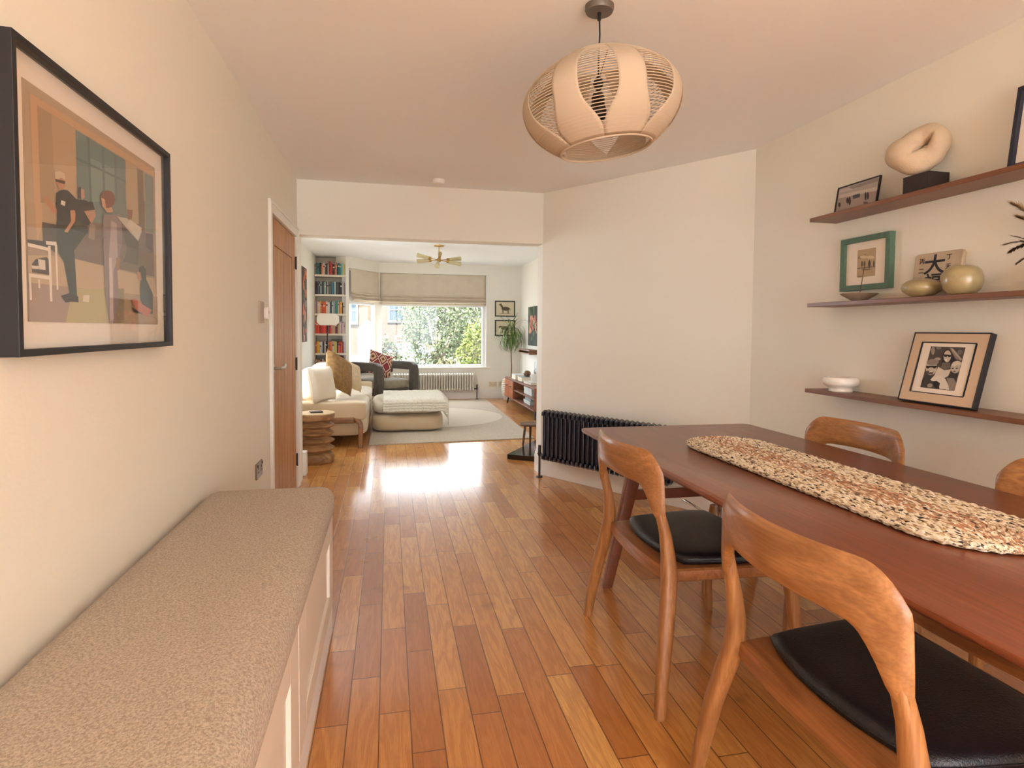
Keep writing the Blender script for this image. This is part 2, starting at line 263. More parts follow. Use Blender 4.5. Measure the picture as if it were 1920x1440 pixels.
ART_FAMILY=[('#4d443e', [(0.0, 1.0), (1.0, 1.0), (1.0, 0.0), (0.0, 0.0)]), ('#8f8377', [(0.146, 0.9), (0.152, 0.849), (0.141, 0.811), (0.117, 0.796), (0.085, 0.808), (0.055, 0.845), (0.034, 0.896), (0.028, 0.948), (0.039, 0.987), (0.064, 1.0), (0.095, 0.988), (0.125, 0.951)]), ('#a39686', [(0.386, 0.707), (0.378, 0.688), (0.348, 0.672), (0.302, 0.665), (0.254, 0.667), (0.216, 0.679), (0.198, 0.697), (0.206, 0.717), (0.237, 0.732), (0.283, 0.74), (0.332, 0.737), (0.369, 0.725)]), ('#7c7167', [(0.321, 0.969), (0.315, 0.95), (0.289, 0.935), (0.249, 0.929), (0.207, 0.933), (0.173, 0.946), (0.157, 0.965), (0.163, 0.985), (0.19, 0.999), (0.23, 1.0), (0.272, 1.0), (0.305, 0.988)]), ('#a89c8c', [(0.571, 0.976), (0.663, 0.966), (0.99, 0.726), (0.962, 0.688)]), ('#8a7e72', [(0.558, 0.976), (0.739, 0.859), (0.924, 0.698), (0.819, 0.729), (0.658, 0.88)]), ('#6f655b', [(0.953, 0.891), (0.95, 0.861), (0.928, 0.838), (0.894, 0.829), (0.856, 0.835), (0.824, 0.856), (0.807, 0.886), (0.81, 0.916), (0.832, 0.939), (0.867, 0.948), (0.905, 0.941), (0.936, 0.92)]), ('#2f2826', [(0.405, 0.846), (0.486, 0.949), (0.595, 0.927), (0.685, 0.82), (0.827, 0.693), (0.721, 0.614), (0.718, 0.517), (0.566, 0.458), (0.439, 0.548), (0.423, 0.721)]), ('#c3b5a3', [(0.668, 0.782), (0.67, 0.712), (0.643, 0.659), (0.594, 0.637), (0.535, 0.653), (0.482, 0.702), (0.45, 0.772), (0.447, 0.844), (0.475, 0.898), (0.526, 0.919), (0.585, 0.902), (0.637, 0.852)]), ('#241d1c', [(0.444, 0.822), (0.655, 0.812), (0.665, 0.77), (0.611, 0.755), (0.557, 0.79), (0.534, 0.751), (0.463, 0.773)]), ('#efe5d5', [(0.6, 0.693), (0.596, 0.685), (0.581, 0.679), (0.559, 0.676), (0.536, 0.677), (0.518, 0.681), (0.51, 0.688), (0.514, 0.696), (0.53, 0.702), (0.552, 0.705), (0.574, 0.704), (0.592, 0.7)]), ('#6a6058', [(0.46, 0.623), (0.69, 0.637), (0.731, 0.518), (0.579, 0.459), (0.461, 0.512)]), ('#cfc3b2', [(0.33, 0.34), (0.38, 0.519), (0.582, 0.447), (0.764, 0.484), (0.739, 0.326), (0.638, 0.269), (0.326, 0.303)]), ('#b7aa9a', [(1.0, 0.538), (1.0, 0.473), (0.972, 0.423), (0.907, 0.4), (0.834, 0.412), (0.771, 0.455), (0.737, 0.519), (0.741, 0.585), (0.781, 0.637), (0.847, 0.658), (0.921, 0.645), (0.982, 0.601)]), ('#cfc3b2', [(0.741, 0.579), (0.774, 0.654), (0.89, 0.685), (1.0, 0.655), (1.0, 0.586), (0.912, 0.59), (0.836, 0.55)]), ('#2a2422', [(0.837, 0.508), (0.834, 0.5), (0.823, 0.494), (0.806, 0.491), (0.788, 0.492), (0.775, 0.496), (0.768, 0.503), (0.771, 0.51), (0.783, 0.516), (0.799, 0.519), (0.817, 0.519), (0.831, 0.514)]), ('#2a2422', [(0.951, 0.516), (0.948, 0.509), (0.937, 0.503), (0.921, 0.499), (0.904, 0.5), (0.89, 0.504), (0.884, 0.511), (0.887, 0.518), (0.898, 0.524), (0.914, 0.527), (0.931, 0.527), (0.945, 0.523)]), ('#3a302c', [(0.916, 0.442), (0.911, 0.436), (0.897, 0.431), (0.876, 0.427), (0.855, 0.427), (0.838, 0.43), (0.831, 0.436), (0.836, 0.442), (0.85, 0.447), (0.871, 0.451), (0.892, 0.451), (0.909, 0.448)]), ('#3b3330', [(0.736, 0.338), (0.766, 0.425), (0.898, 0.388), (0.996, 0.384), (0.994, 0.232), (0.919, 0.295), (0.75, 0.279)]), ('#8a7e70', [(0.701, 0.275), (0.898, 0.281), (1.0, 0.186), (1.0, 0.0), (0.877, 0.009)]), ('#d8ccbb', [(0.244, 0.195), (0.326, 0.303), (0.509, 0.318), (0.681, 0.249), (0.819, 0.096), (0.865, 0.007), (0.586, 0.01), (0.502, 0.134)]), ('#3f3833', [(0.0, 0.235), (0.086, 0.32), (0.222, 0.281), (0.254, 0.159), (0.184, 0.002), (0.0, 0.006)]), ('#bfb1a0', [(0.35, 0.504), (0.351, 0.411), (0.307, 0.339), (0.229, 0.307), (0.138, 0.324), (0.056, 0.388), (0.008, 0.481), (0.006, 0.577), (0.052, 0.651), (0.132, 0.681), (0.225, 0.66), (0.304, 0.595)]), ('#8c8074', [(0.365, 0.63), (0.349, 0.592), (0.288, 0.56), (0.196, 0.544), (0.097, 0.548), (0.018, 0.572), (0.0, 0.608), (0.0, 0.648), (0.062, 0.68), (0.157, 0.695), (0.255, 0.69), (0.331, 0.666)]), ('#1f1a19', [(0.005, 0.519), (0.347, 0.541), (0.343, 0.504), (0.284, 0.468), (0.209, 0.494), (0.14, 0.49), (0.093, 0.455), (0.025, 0.469)]), ('#5b5048', [(0.077, 0.409), (0.275, 0.398), (0.267, 0.322), (0.155, 0.326), (0.042, 0.38)]), ('#e6dccc', [(0.263, 0.391), (0.256, 0.384), (0.235, 0.378), (0.205, 0.374), (0.174, 0.373), (0.15, 0.376), (0.14, 0.382), (0.147, 0.388), (0.168, 0.395), (0.199, 0.399), (0.23, 0.4), (0.253, 0.397)]), ('#2c2623', [(0.334, 0.167), (0.436, 0.189), (0.554, 0.14), (0.56, 0.007), (0.455, 0.007), (0.385, 0.073)]), ('#9a8e80', [(0.359, 0.07), (0.354, 0.045), (0.33, 0.024), (0.292, 0.014), (0.25, 0.016), (0.216, 0.03), (0.198, 0.053), (0.203, 0.079), (0.228, 0.099), (0.267, 0.11), (0.308, 0.108), (0.342, 0.093)])]
ART_BEACH=[('#a79d96', [(0.0, 1.0), (0.995, 1.0), (1.0, 0.596), (0.019, 0.646)]), ('#b9aea6', [(0.0, 0.948), (0.685, 0.99), (0.482, 0.816), (0.006, 0.825)]), ('#8c8580', [(0.242, 0.959), (0.987, 0.98), (1.0, 0.842), (0.368, 0.834)]), ('#c0b3a8', [(0.008, 0.755), (1.0, 0.63), (1.0, 0.463), (0.017, 0.612)]), ('#9b8a7e', [(0.017, 0.612), (1.0, 0.48), (0.995, 0.002), (0.0, 0.007)]), ('#3c2e2a', [(0.111, 0.311), (0.111, 0.262), (0.101, 0.231), (0.084, 0.225), (0.064, 0.246), (0.047, 0.289), (0.037, 0.343), (0.037, 0.391), (0.047, 0.423), (0.064, 0.429), (0.083, 0.407), (0.101, 0.364)]), ('#3c2e2a', [(0.308, 0.4), (0.309, 0.339), (0.302, 0.298), (0.287, 0.288), (0.268, 0.312), (0.251, 0.364), (0.24, 0.429), (0.238, 0.49), (0.246, 0.531), (0.261, 0.54), (0.28, 0.516), (0.297, 0.465)]), ('#3c2e2a', [(0.369, 0.356), (0.374, 0.268), (0.368, 0.208), (0.354, 0.191), (0.335, 0.222), (0.316, 0.293), (0.302, 0.385), (0.298, 0.473), (0.303, 0.533), (0.317, 0.55), (0.337, 0.518), (0.355, 0.448)]), ('#2f2625', [(0.752, 0.376), (0.757, 0.289), (0.755, 0.229), (0.745, 0.211), (0.729, 0.24), (0.713, 0.309), (0.701, 0.398), (0.695, 0.485), (0.698, 0.545), (0.708, 0.563), (0.723, 0.534), (0.739, 0.465)]), ('#2f2625', [(0.807, 0.368), (0.812, 0.291), (0.809, 0.237), (0.798, 0.221), (0.784, 0.248), (0.768, 0.31), (0.757, 0.39), (0.752, 0.468), (0.755, 0.522), (0.765, 0.537), (0.78, 0.51), (0.795, 0.449)]), ('#6a5950', [(0.818, 0.095), (0.812, 0.074), (0.791, 0.066), (0.759, 0.073), (0.726, 0.093), (0.7, 0.122), (0.689, 0.15), (0.695, 0.171), (0.717, 0.179), (0.749, 0.172), (0.782, 0.151), (0.807, 0.123)])]
ART_GREEN=[('#b39a78', [(0.0, 1.0), (1.0, 1.0), (1.0, 0.0), (0.0, 0.0)]), ('#8f7a60', [(0.034, 0.774), (0.508, 0.82), (0.461, 0.7), (0.034, 0.679)]), ('#cdb794', [(0.601, 0.702), (0.57, 0.677), (0.484, 0.665), (0.367, 0.669), (0.249, 0.688), (0.162, 0.717), (0.13, 0.749), (0.162, 0.774), (0.249, 0.786), (0.367, 0.782), (0.484, 0.762), (0.57, 0.733)]), ('#cdb794', [(0.946, 0.652), (0.918, 0.623), (0.843, 0.608), (0.74, 0.61), (0.636, 0.629), (0.559, 0.659), (0.531, 0.693), (0.559, 0.721), (0.636, 0.736), (0.74, 0.734), (0.843, 0.715), (0.918, 0.685)]), ('#6a5846', [(0.329, 0.477), (0.322, 0.423), (0.301, 0.385), (0.273, 0.373), (0.244, 0.39), (0.223, 0.432), (0.216, 0.488), (0.223, 0.542), (0.244, 0.581), (0.273, 0.593), (0.301, 0.575), (0.322, 0.533)]), ('#6a5846', [(0.47, 0.464), (0.463, 0.41), (0.442, 0.372), (0.414, 0.36), (0.386, 0.377), (0.365, 0.419), (0.358, 0.475), (0.365, 0.529), (0.386, 0.567), (0.414, 0.579), (0.442, 0.562), (0.463, 0.52)]), ('#4e4036', [(0.744, 0.424), (0.736, 0.347), (0.712, 0.292), (0.68, 0.274), (0.647, 0.298), (0.624, 0.357), (0.615, 0.435), (0.624, 0.512), (0.647, 0.567), (0.68, 0.585), (0.712, 0.561), (0.736, 0.502)]), ('#6a5846', [(0.968, 0.418), (0.962, 0.357), (0.946, 0.314), (0.923, 0.299), (0.9, 0.318), (0.883, 0.364), (0.877, 0.427), (0.883, 0.488), (0.9, 0.532), (0.923, 0.546), (0.946, 0.527), (0.962, 0.48)]), ('#7c6a54', [(0.01, 0.364), (0.991, 0.339), (0.991, 0.308), (0.01, 0.317)]), ('#8f7c62', [(0.32, 0.023), (0.301, 0.008), (0.249, 0.001), (0.177, 0.002), (0.106, 0.012), (0.053, 0.028), (0.034, 0.045), (0.053, 0.059), (0.106, 0.067), (0.177, 0.065), (0.249, 0.055), (0.301, 0.04)]), ('#6a5846', [(0.786, 0.234), (0.749, 0.228), (0.647, 0.23), (0.508, 0.239), (0.367, 0.254), (0.263, 0.269), (0.225, 0.282), (0.263, 0.288), (0.367, 0.286), (0.508, 0.277), (0.647, 0.262), (0.749, 0.246)])]
# ================================================================ THE SETTING
H = 2.42
M_wall = mat('wall_paint', (.82,.785,.69), .9, bump=(90, .05), spec=.2)
M_ceil = mat('ceiling_paint', (.89,.89,.885), .95, spec=.15)
M_live = mat('living_room_paint', (.85,.81,.72), .9, bump=(90, .05), spec=.2)
M_trim = mat('trim_paint', (.84,.80,.74), .45)
M_white = mat('white_gloss', (.86,.86,.85), .35)

def floor_material():
    m = bpy.data.materials.new('oak_planks'); m.use_nodes = True; t = m.node_tree; N = t.nodes; L = t.links; b = N['Principled BSDF']
    def M(op, a, c=None, d=None):
        n = N.new('ShaderNodeMath'); n.operation = op
        for i, x in enumerate((a, c, d)):
            if x is None: continue
            if isinstance(x, (int, float)): n.inputs[i].default_value = x
            else: L.new(x, n.inputs[i])
        return n.outputs[0]
    tcn = N.new('ShaderNodeTexCoord'); sp = N.new('ShaderNodeSeparateXYZ'); L.new(tcn.outputs['Object'], sp.inputs[0])
    x, y = sp.outputs[0], sp.outputs[1]
    w = .098
    xs = M('DIVIDE', M('ADD', x, 5.03), w); row = M('FLOOR', xs); fx = M('FRACT', xs)
    wn = N.new('ShaderNodeTexWhiteNoise'); wn.noise_dimensions = '1D'; L.new(row, wn.inputs['W'])
    wn2 = N.new('ShaderNodeTexWhiteNoise'); wn2.noise_dimensions = '1D'; L.new(M('ADD', row, 91.7), wn2.inputs['W'])
    ln = M('ADD', .50, M('MULTIPLY', wn2.outputs['Value'], .40))
    ys = M('DIVIDE', M('ADD', y, M('MULTIPLY', wn.outputs['Value'], 7.0)), ln)
    ys = M('ADD', ys, 40.0)
    # irregular board lengths
    seg0 = M('FLOOR', ys); wj = N.new('ShaderNodeTexWhiteNoise'); wj.noise_dimensions = '2D'
    cb0 = N.new('ShaderNodeCombineXYZ'); L.new(row, cb0.inputs[0]); L.new(seg0, cb0.inputs[1]); L.new(cb0.outputs[0], wj.inputs['Vector'])
    fy0 = M('FRACT', ys); thr = M('ADD', .25, M('MULTIPLY', wj.outputs['Value'], .5))
    # each unit cell is cut once at a random place: board id = seg + (fy0>thr)
    gt = M('GREATER_THAN', fy0, thr); seg = M('ADD', seg0, gt)
    cb = N.new('ShaderNodeCombineXYZ'); L.new(row, cb.inputs[0]); L.new(seg, cb.inputs[1])
    wc = N.new('ShaderNodeTexWhiteNoise'); wc.noise_dimensions = '2D'; L.new(cb.outputs[0], wc.inputs['Vector'])
    rv = wc.outputs['Value']
    ey = M('MULTIPLY', M('ABSOLUTE', M('SUBTRACT', fy0, thr)), ln)
    ex = M('MULTIPLY', M('MINIMUM', fx, M('SUBTRACT', 1.0, fx)), w)
    edge = M('MINIMUM', ex, ey)
    gap = N.new('ShaderNodeMapRange'); gap.inputs['From Min'].default_value = .0004; gap.inputs['From Max'].default_value = .0028; L.new(edge, gap.inputs['Value'])
    # grain
    gv = N.new('ShaderNodeCombineXYZ'); L.new(M('ADD', M('MULTIPLY', x, 26.0), M('MULTIPLY', rv, 50.0)), gv.inputs[0]); L.new(M('ADD', M('MULTIPLY', y, 2.6), M('MULTIPLY', rv, 31.0)), gv.inputs[1])
    n1 = N.new('ShaderNodeTexNoise'); n1.inputs['Scale'].default_value = 1; n1.inputs['Detail'].default_value = 3; n1.inputs['Distortion'].default_value = .7; L.new(gv.outputs[0], n1.inputs['Vector'])
    band = M('SINE', M('MULTIPLY', n1.outputs[0], 26.0))
    gv2 = N.new('ShaderNodeCombineXYZ'); L.new(M('MULTIPLY', x, 420.0), gv2.inputs[0]); L.new(M('MULTIPLY', y, 14.0), gv2.inputs[1])
    n2 = N.new('ShaderNodeTexNoise'); n2.inputs['Scale'].default_value = 1; n2.inputs['Detail'].default_value = 2; L.new(gv2.outputs[0], n2.inputs['Vector'])
    # knots / dark patches
    n3 = N.new('ShaderNodeTexNoise'); n3.inputs['Scale'].default_value = 5.5; n3.inputs['Detail'].default_value = 3; L.new(tcn.outputs['Object'], n3.inputs['Vector'])
    kn = N.new('ShaderNodeMapRange'); kn.inputs['From Min'].default_value = .64; kn.inputs['From Max'].default_value = .78; L.new(n3.outputs[0], kn.inputs['Value'])
    cr = N.new('ShaderNodeValToRGB'); e = cr.color_ramp.elements
    e[0].position = 0; e[0].color = lin('#b2733a'); e[1].position = 1; e[1].color = lin('#dea862')
    for p, c in ((.2, '#be7e42'), (.5, '#ca8b49'), (.8, '#d49853')): q = e.new(p); q.color = lin(c)
    L.new(rv, cr.inputs[0])
    def mixc(fac, a, c, blend='MIX'):
        q = N.new('ShaderNodeMix'); q.data_type = 'RGBA'; q.blend_type = blend
        if isinstance(fac, float): q.inputs[0].default_value = fac
        else: L.new(fac, q.inputs[0])
        L.new(a, q.inputs[6])
        if isinstance(c, tuple): q.inputs[7].default_value = c
        else: L.new(c, q.inputs[7])
        return q.outputs[2]
    c1 = mixc(M('MULTIPLY', M('ADD', band, 1.0), .17), cr.outputs[0], lin('#96562a'))
    g2 = N.new('ShaderNodeMapRange'); g2.inputs['From Min'].default_value = .45; g2.inputs['From Max'].default_value = .7; L.new(n2.outputs[0], g2.inputs['Value'])
    c2 = mixc(M('MULTIPLY', g2.outputs[0], .28), c1, lin('#8a4c22'))
    c3 = mixc(M('MULTIPLY', kn.outputs[0], .55), c2, lin('#6a3c1c'))
    gi = M('SUBTRACT', 1.0, gap.outputs[0])
    c4 = mixc(M('MULTIPLY', gi, .92), c3, lin('#4a2810'))
    L.new(c4, b.inputs['Base Color'])
    rg = N.new('ShaderNodeMapRange'); rg.inputs['To Min'].default_value = .24; rg.inputs['To Max'].default_value = .36; L.new(n3.outputs[0], rg.inputs['Value']); L.new(rg.outputs[0], b.inputs['Roughness'])
    b.inputs['Specular IOR Level'].default_value = .25
    b.inputs['Coat Weight'].default_value = .55; b.inputs['Coat Roughness'].default_value = .14; b.inputs['Coat IOR'].default_value = 1.6
    bp = N.new('ShaderNodeBump'); bp.inputs['Strength'].default_value = .35; bp.inputs['Distance'].default_value = .002
    L.new(M('ADD', gap.outputs[0], M('MULTIPLY', n2.outputs[0], .15)), bp.inputs['Height']); L.new(bp.outputs[0], b.inputs['Normal'])
    # slight cupping of every board so reflections break from plank to plank
    return m
M_floor = floor_material()

struct('floor', MB().box(-1.4, 3.2, -4.7, 10.8, -.1, 0), M_floor, smooth=False)
# ceiling with an unseen roof-light opening, added to let sky light in
b = MB(); b.box(-1.4, 3.2, -2.3, 10.8, H, H+.15); b.box(-1.4, 3.2, -4.7, -3.9, H, H+.15); b.box(-1.4, -.6, -3.9, -2.3, H, H+.15); b.box(2.2, 3.2, -3.9, -2.3, H, H+.15)
struct('ceiling', b, M_ceil, smooth=False)
XL, XR = -.71, 2.296
b = MB(); b.box(-.83, XL, -4.6, 3.835, 0, H); b.box(-.83, XL, 3.835, 4.815, 1.955, H); b.box(-.83, XL, 4.815, 4.9, 0, H); b.box(-.90, -.84, 3.7, 4.89, 0, 2.1)  # last box: added panel that blocks light leaking round the door
struct('wall_left', b, M_wall, smooth=False)
b = MB(); b.box(-1.27, XL+.008, 4.9, 5.07, 0, H); b.box(XL+.008, 1.29, 4.9, 5.07, 1.99, H)
struct('wall_middle', b, M_wall, smooth=False)
b = MB(); b.prism([(1.29,4.9), (XR,3.40), (2.7,3.40), (2.7,6.67), (2.36,6.67), (1.29,5.07)], 0, H)
struct('wall_chimney', b, M_wall, smooth=False)
struct('wall_right', MB().box(XR, XR+.12, -4.6, 3.40, 0, H), M_wall, smooth=False)
struct('wall_living_right', MB().box(2.36, 2.48, 6.67, 10.75, 0, H), M_live, smooth=False)
struct('wall_living_left', MB().box(-1.29, -1.17, 5.07, 5.7, 0, H).box(-1.29, -1.17, 5.7, 7.5, 0, 1.0).box(-1.29, -1.17, 5.7, 7.5, 2.1, H).box(-1.29, -1.17, 7.5, 10.3, 0, H), M_live, smooth=False)  # gap left for the added window
# rear wall behind the camera; unseen garden doors, widened to let more light in
b = MB(); b.box(-.83, -.7, -4.72, -4.6, 0, H); b.box(2.28, 2.42, -4.72, -4.6, 0, H); b.box(-.7, 2.28, -4.72, -4.6, 2.3, H)
struct('wall_back', b, M_wall, smooth=False)
b = MB()
for x in (-.7, .29, 1.28, 2.23): b.box(x, x+.05, -4.69, -4.63, 0, 2.3)
b.box(-.7, 2.28, -4.69, -4.63, 0, .05); b.box(-.7, 2.28, -4.69, -4.63, 2.25, 2.3)
M_dark = mat('dark_frame', '#2a2c2e', .4)
struct('door_2', b, M_dark, bevel=.003)
b = MB(); b.box(-.66, 2.26, -3.93, -3.88, H, H+.2); b.box(-.66, 2.26, -2.32, -2.27, H, H+.2); b.box(-.65, -.6, -3.9, -2.3, H, H+.2); b.box(2.2, 2.25, -3.9, -2.3, H, H+.2); b.box(.78, .83, -3.9, -2.3, H+.1, H+.2)  # frame of the added roof light
struct('window_added_roof', b, M_white, bevel=.003)
b = MB(); b.box(-1.26, -1.20, 5.7, 5.75, 1.0, 2.1); b.box(-1.26, -1.20, 7.45, 7.5, 1.0, 2.1); b.box(-1.26, -1.20, 6.575, 6.625, 1.0, 2.1); b.box(-1.26, -1.20, 5.75, 7.45, 1.0, 1.05); b.box(-1.26, -1.20, 5.75, 7.45, 2.05, 2.1)  # unseen window, added to bring daylight into the living room
struct('window_added_side', b, M_white, bevel=.003)
# bay wall
A0, A1 = Vector((-.175, 10.55)), Vector((-.645, 9.86))
b = MB(); b.box(-.175, 1.72, 10.55, 10.8, 0, .555); b.box(-.175, 1.72, 10.55, 10.8, 2.235, H); b.box(1.72, 2.48, 10.55, 10.8, 0, H)
def seg_prism(bb, a, c, d0, d1, z0, z1):
    n = Vector((-(c-a).y, (c-a).x)).normalized()
    if n.y < 0: n = -n
    P = [a+n*d0, c+n*d0, c+n*d1, a+n*d1]; bb.prism([tuple(p) for p in P], z0, z1)
seg_prism(b, A0, A1, 0, .25, 0, .49); seg_prism(b, A0, A1, 0, .25, 2.235, H)
struct('wall_bay', b, M_live, smooth=False)
b = MB(); b.box(-1.29, -.64, 10.17, 10.3, 0, H); b.box(-.688, -.640, 9.86, 10.17, 0, H)
struct('wall_alcove', b, M_live, smooth=False)

# window 1: big pane of the bay, window 2: side pane
M_glass = mat('window_glass', (1,1,1), .0, trans=1, spec=.3, ior=1.02)
def thin_glass(name, lo, hi):
    m = bpy.data.materials.new(name); m.use_nodes = True; t = m.node_tree; t.nodes.clear(); MATS[name] = m
    o = t.nodes.new('ShaderNodeOutputMaterial'); a = t.nodes.new('ShaderNodeBsdfTransparent'); g = t.nodes.new('ShaderNodeBsdfGlossy'); g.inputs['Roughness'].default_value = .02
    mx = t.nodes.new('ShaderNodeMixShader'); lw = t.nodes.new('ShaderNodeLayerWeight'); lw.inputs[0].default_value = .5
    p = t.nodes.new('ShaderNodeMath'); p.operation = 'POWER'; p.inputs[1].default_value = 4; mr = t.nodes.new('ShaderNodeMapRange'); mr.inputs['To Min'].default_value = lo; mr.inputs['To Max'].default_value = hi
    t.links.new(lw.outputs['Facing'], p.inputs[0]); t.links.new(p.outputs[0], mr.inputs['Value'])
    t.links.new(mr.outputs[0], mx.inputs[0]); t.links.new(a.outputs[0], mx.inputs[1]); t.links.new(g.outputs[0], mx.inputs[2]); t.links.new(mx.outputs[0], o.inputs[0]); return m
M_pane = thin_glass('clear_pane', .02, .3)

b = MB()
b.box(-.2, 1.74, 10.60, 10.67, .56, .62); b.box(-.2, 1.74, 10.60, 10.67, 1.66, 2.24)   # bottom rail, head
b.box(1.66, 1.74, 10.585, 10.68, .56, 2.24); b.box(-.20, -.16, 10.60, 10.67, .56, 2.24)
wf = struct('window_1', b, M_white, bevel=.006)
p = MB().box(-.16, 1.66, 10.63, 10.636, .62, 1.66).build('pane', M_pane, wf, smooth=False)
MB().box(1.722, 1.745, 10.545, 10.60, .56, 2.235).build('jamb', M_white, wf, bevel=.003)
b = MB()
seg_prism(b, A0+Vector((-.03,-.045)), A1, .05, .12, .5, .56); seg_prism(b, A0, A1, .05, .12, 1.66, 2.24)
d = (A1-A0).normalized()
seg_prism(b, A1-d*.05, A1, .04, .13, .5, 2.24); seg_prism(b, A0, A0+d*.06, .04, .13, .5, 2.24)
wf2 = struct('window_2', b, M_white, bevel=.006)
b = MB(); seg_prism(b, A0+d*.06, A1-d*.05, .082, .087, .56, 1.66); b.build('pane', M_pane, wf2, smooth=False)
b = MB(); b.prism([(-.185,10.53), (-.125,10.60), (-.13,10.70), (-.30,10.66), (-.245,10.47)], .5, 2.235)
struct('trim_1', b, M_live, bevel=.004)
# sills
b = MB(); b.box(-.16, 1.80, 10.505, 10.60, .553, .578); struct('trim_2', b, M_trim, bevel=.008)
b = MB(); seg_prism(b, A0+Vector((-.01,0)), A1+Vector((-.03,.0)), -.045, .05, .488, .508); struct('trim_3', b, M_trim, bevel=.006)

# skirting boards
def skirt(name, a, c, h=.19, t=.022, m=None):
    a = Vector(a); c = Vector(c); bb = MB(); n = Vector((-(c-a).y, (c-a).x)).normalized()
    for (d0, d1, z0, z1) in ((0, t, 0, h-.045), (0, t*.72, h-.045, h-.02), (0, t*.4, h-.02, h)):
        P = [a+n*d0, c+n*d0, c+n*d1, a+n*d1]; bb.prism([tuple(p) for p in P], z0, z1)
    return struct(name, bb, m or M_trim, bevel=.003)
skirt('baseboard_chimney', (XR,3.40), (1.29,4.9))
skirt('baseboard_chimney_end', (1.29,4.885), (1.29,5.07), t=.016)
skirt('baseboard_right', (XR,-4.6), (XR,3.40))
skirt('baseboard_bay', (2.36,10.55), (-.17,10.55), h=.17)
skirt('baseboard_living_right', (2.36,6.67), (2.36,10.55), h=.17)
skirt('baseboard_living_left', (-1.17,9.86), (-1.17,5.07), h=.17)
skirt('baseboard_living_stub', (-1.17,5.07), (-.705,5.07), h=.15, m=M_white)

# door architrave
b = MB(); b.box(XL, XL+.014, 3.765, 3.838, 0, 2.03); b.box(XL, XL+.014, 4.812, 4.885, 0, 2.03); b.box(XL, XL+.014, 3.838, 4.812, 1.957, 2.03)
b.box(XL+.012, XL+.02, 3.765, 3.782, 0, 2.03); b.box(XL+.012, XL+.02, 4.868, 4.885, 0, 2.03); b.box(XL+.012, XL+.02, 3.765, 4.885, 2.013, 2.03)
struct('trim_4', b, M_trim, bevel=.003)
# door 1
M_door = wood('oak_door', '#c58d50', '#9a6533', 'Z', 7, .5, 0)
b = MB(); D0, D1 = 3.843, 4.807; xf = XL-.004
b.box(xf-.03, xf-.008, D0, D1, .006, 1.95)
b.box(xf-.01, xf, D0, D0+.13, .006, 1.95); b.box(xf-.01, xf, D1-.13, D1, .006, 1.95); b.box(xf-.01, xf, D0+.13, D1-.13, 1.78, 1.95); b.box(xf-.01, xf, D0+.13, D1-.13, .006, .12)
nb = 6; w = (D1-D0-.26-.006)/nb
for i in range(nb): b.box(xf-.01, xf-.003, D0+.133+i*w+.004, D0+.133+(i+1)*w-.004, .12, 1.775)
dr = struct('door_1', b, M_door, bevel=.003)
M_steel = mat('brushed_steel', '#b9b2a6', .28, 1)
for z in (1.756, .975, .223): MB().box(xf-.002, xf+.006, D1-.004, D1+.014, z-.045, z+.045).cyl((xf+.008, D1+.006), .006, z-.05, z+.05, 10).build('hinge', mat('dark_hinge', '#3a332c', .5, .6), dr, bevel=.001)
hb = MB(); hb.tube([(xf-.001, D0+.055, 1.0), (xf+.008, D0+.055, 1.0)], .026, 24); hb.tube([(xf+.005, D0+.055, 1.0), (xf+.05, D0+.055, 1.0), (xf+.056, D0+.075, 1.0), (xf+.055, D0+.13, .998), (xf+.055, D0+.16, 1.012), (xf+.052, D0+.19, 1.016)], [.009,.009,.010,.010,.011,.007], 12)
hb.build('handle', M_steel, dr)
# ================================================================ DINING ROOM FURNITURE
M_chair = wood('chair_oak', '#b07a48', '#80502a', 'Z', 9, .38, .15, dist=4)
M_chairback = wood('chair_back_oak', '#b07a48', '#784a26', 'Y', 8, .36, .2, dist=3.6, fig=.85)
M_seatw = wood('chair_seat_oak', '#a36c40', '#744626', 'Y', 8, .38, .15, dist=4)
M_leather = mat('black_leather', '#15151a', .36, bump=(260, .25), spec=.5)
M_table = wood('walnut_table', '#8a4c30', '#5a3020', 'Y', 7, .34, .2, fig=.6)

# ---- dining table
tb = thing('dining_table', 'long walnut dining table with slanted legs, standing beside the shelf wall', 'table', (1.44, 1.66, 0))
b = MB(); hw, hl = .478, 1.21; rings = []
for z, ins in ((.716, .030), (.730, .006), (.738, 0), (.747, 0), (.750, .004)):
    ring = []
    for x, y in rrect(hw-ins, hl-ins, .035, 5):
        ring.append((x, y, z))
    rings.append(ring)
b.loft(rings); b.build('tabletop', M_table, tb)
for sy_ in (1, -1):
    yy = sy_*1.0
    for sx in (1, -1):
        b = MB(); b.loft([[( sx*(.40-.17*t)+dx*k, yy+dy*k*.8, .72*t) for dx, dy in rrect(.032, .024, .008, 3)] for t, k in ((0,.75), (.55,1.0), (1,1.25))])
        b.build('leg', M_table, tb)
    MB().box(-.30, .30, yy-.014, yy+.014, .425, .475).build('crossbar', M_table, tb, bevel=.006)
    MB().box(-.30, .30, yy-.03, yy+.03, .695, .718).build('bearer', M_table, tb, bevel=.004)
b = MB(); b.tube([(0, -1.0, .41), (0, 1.0, .41)], .006, 10)
for yy in (.66, .70, -.66, -.70): b.tube([(0, yy, .41), (0, yy, .718)], .007, 10)
b.build('tie_rod', M_steel, tb)

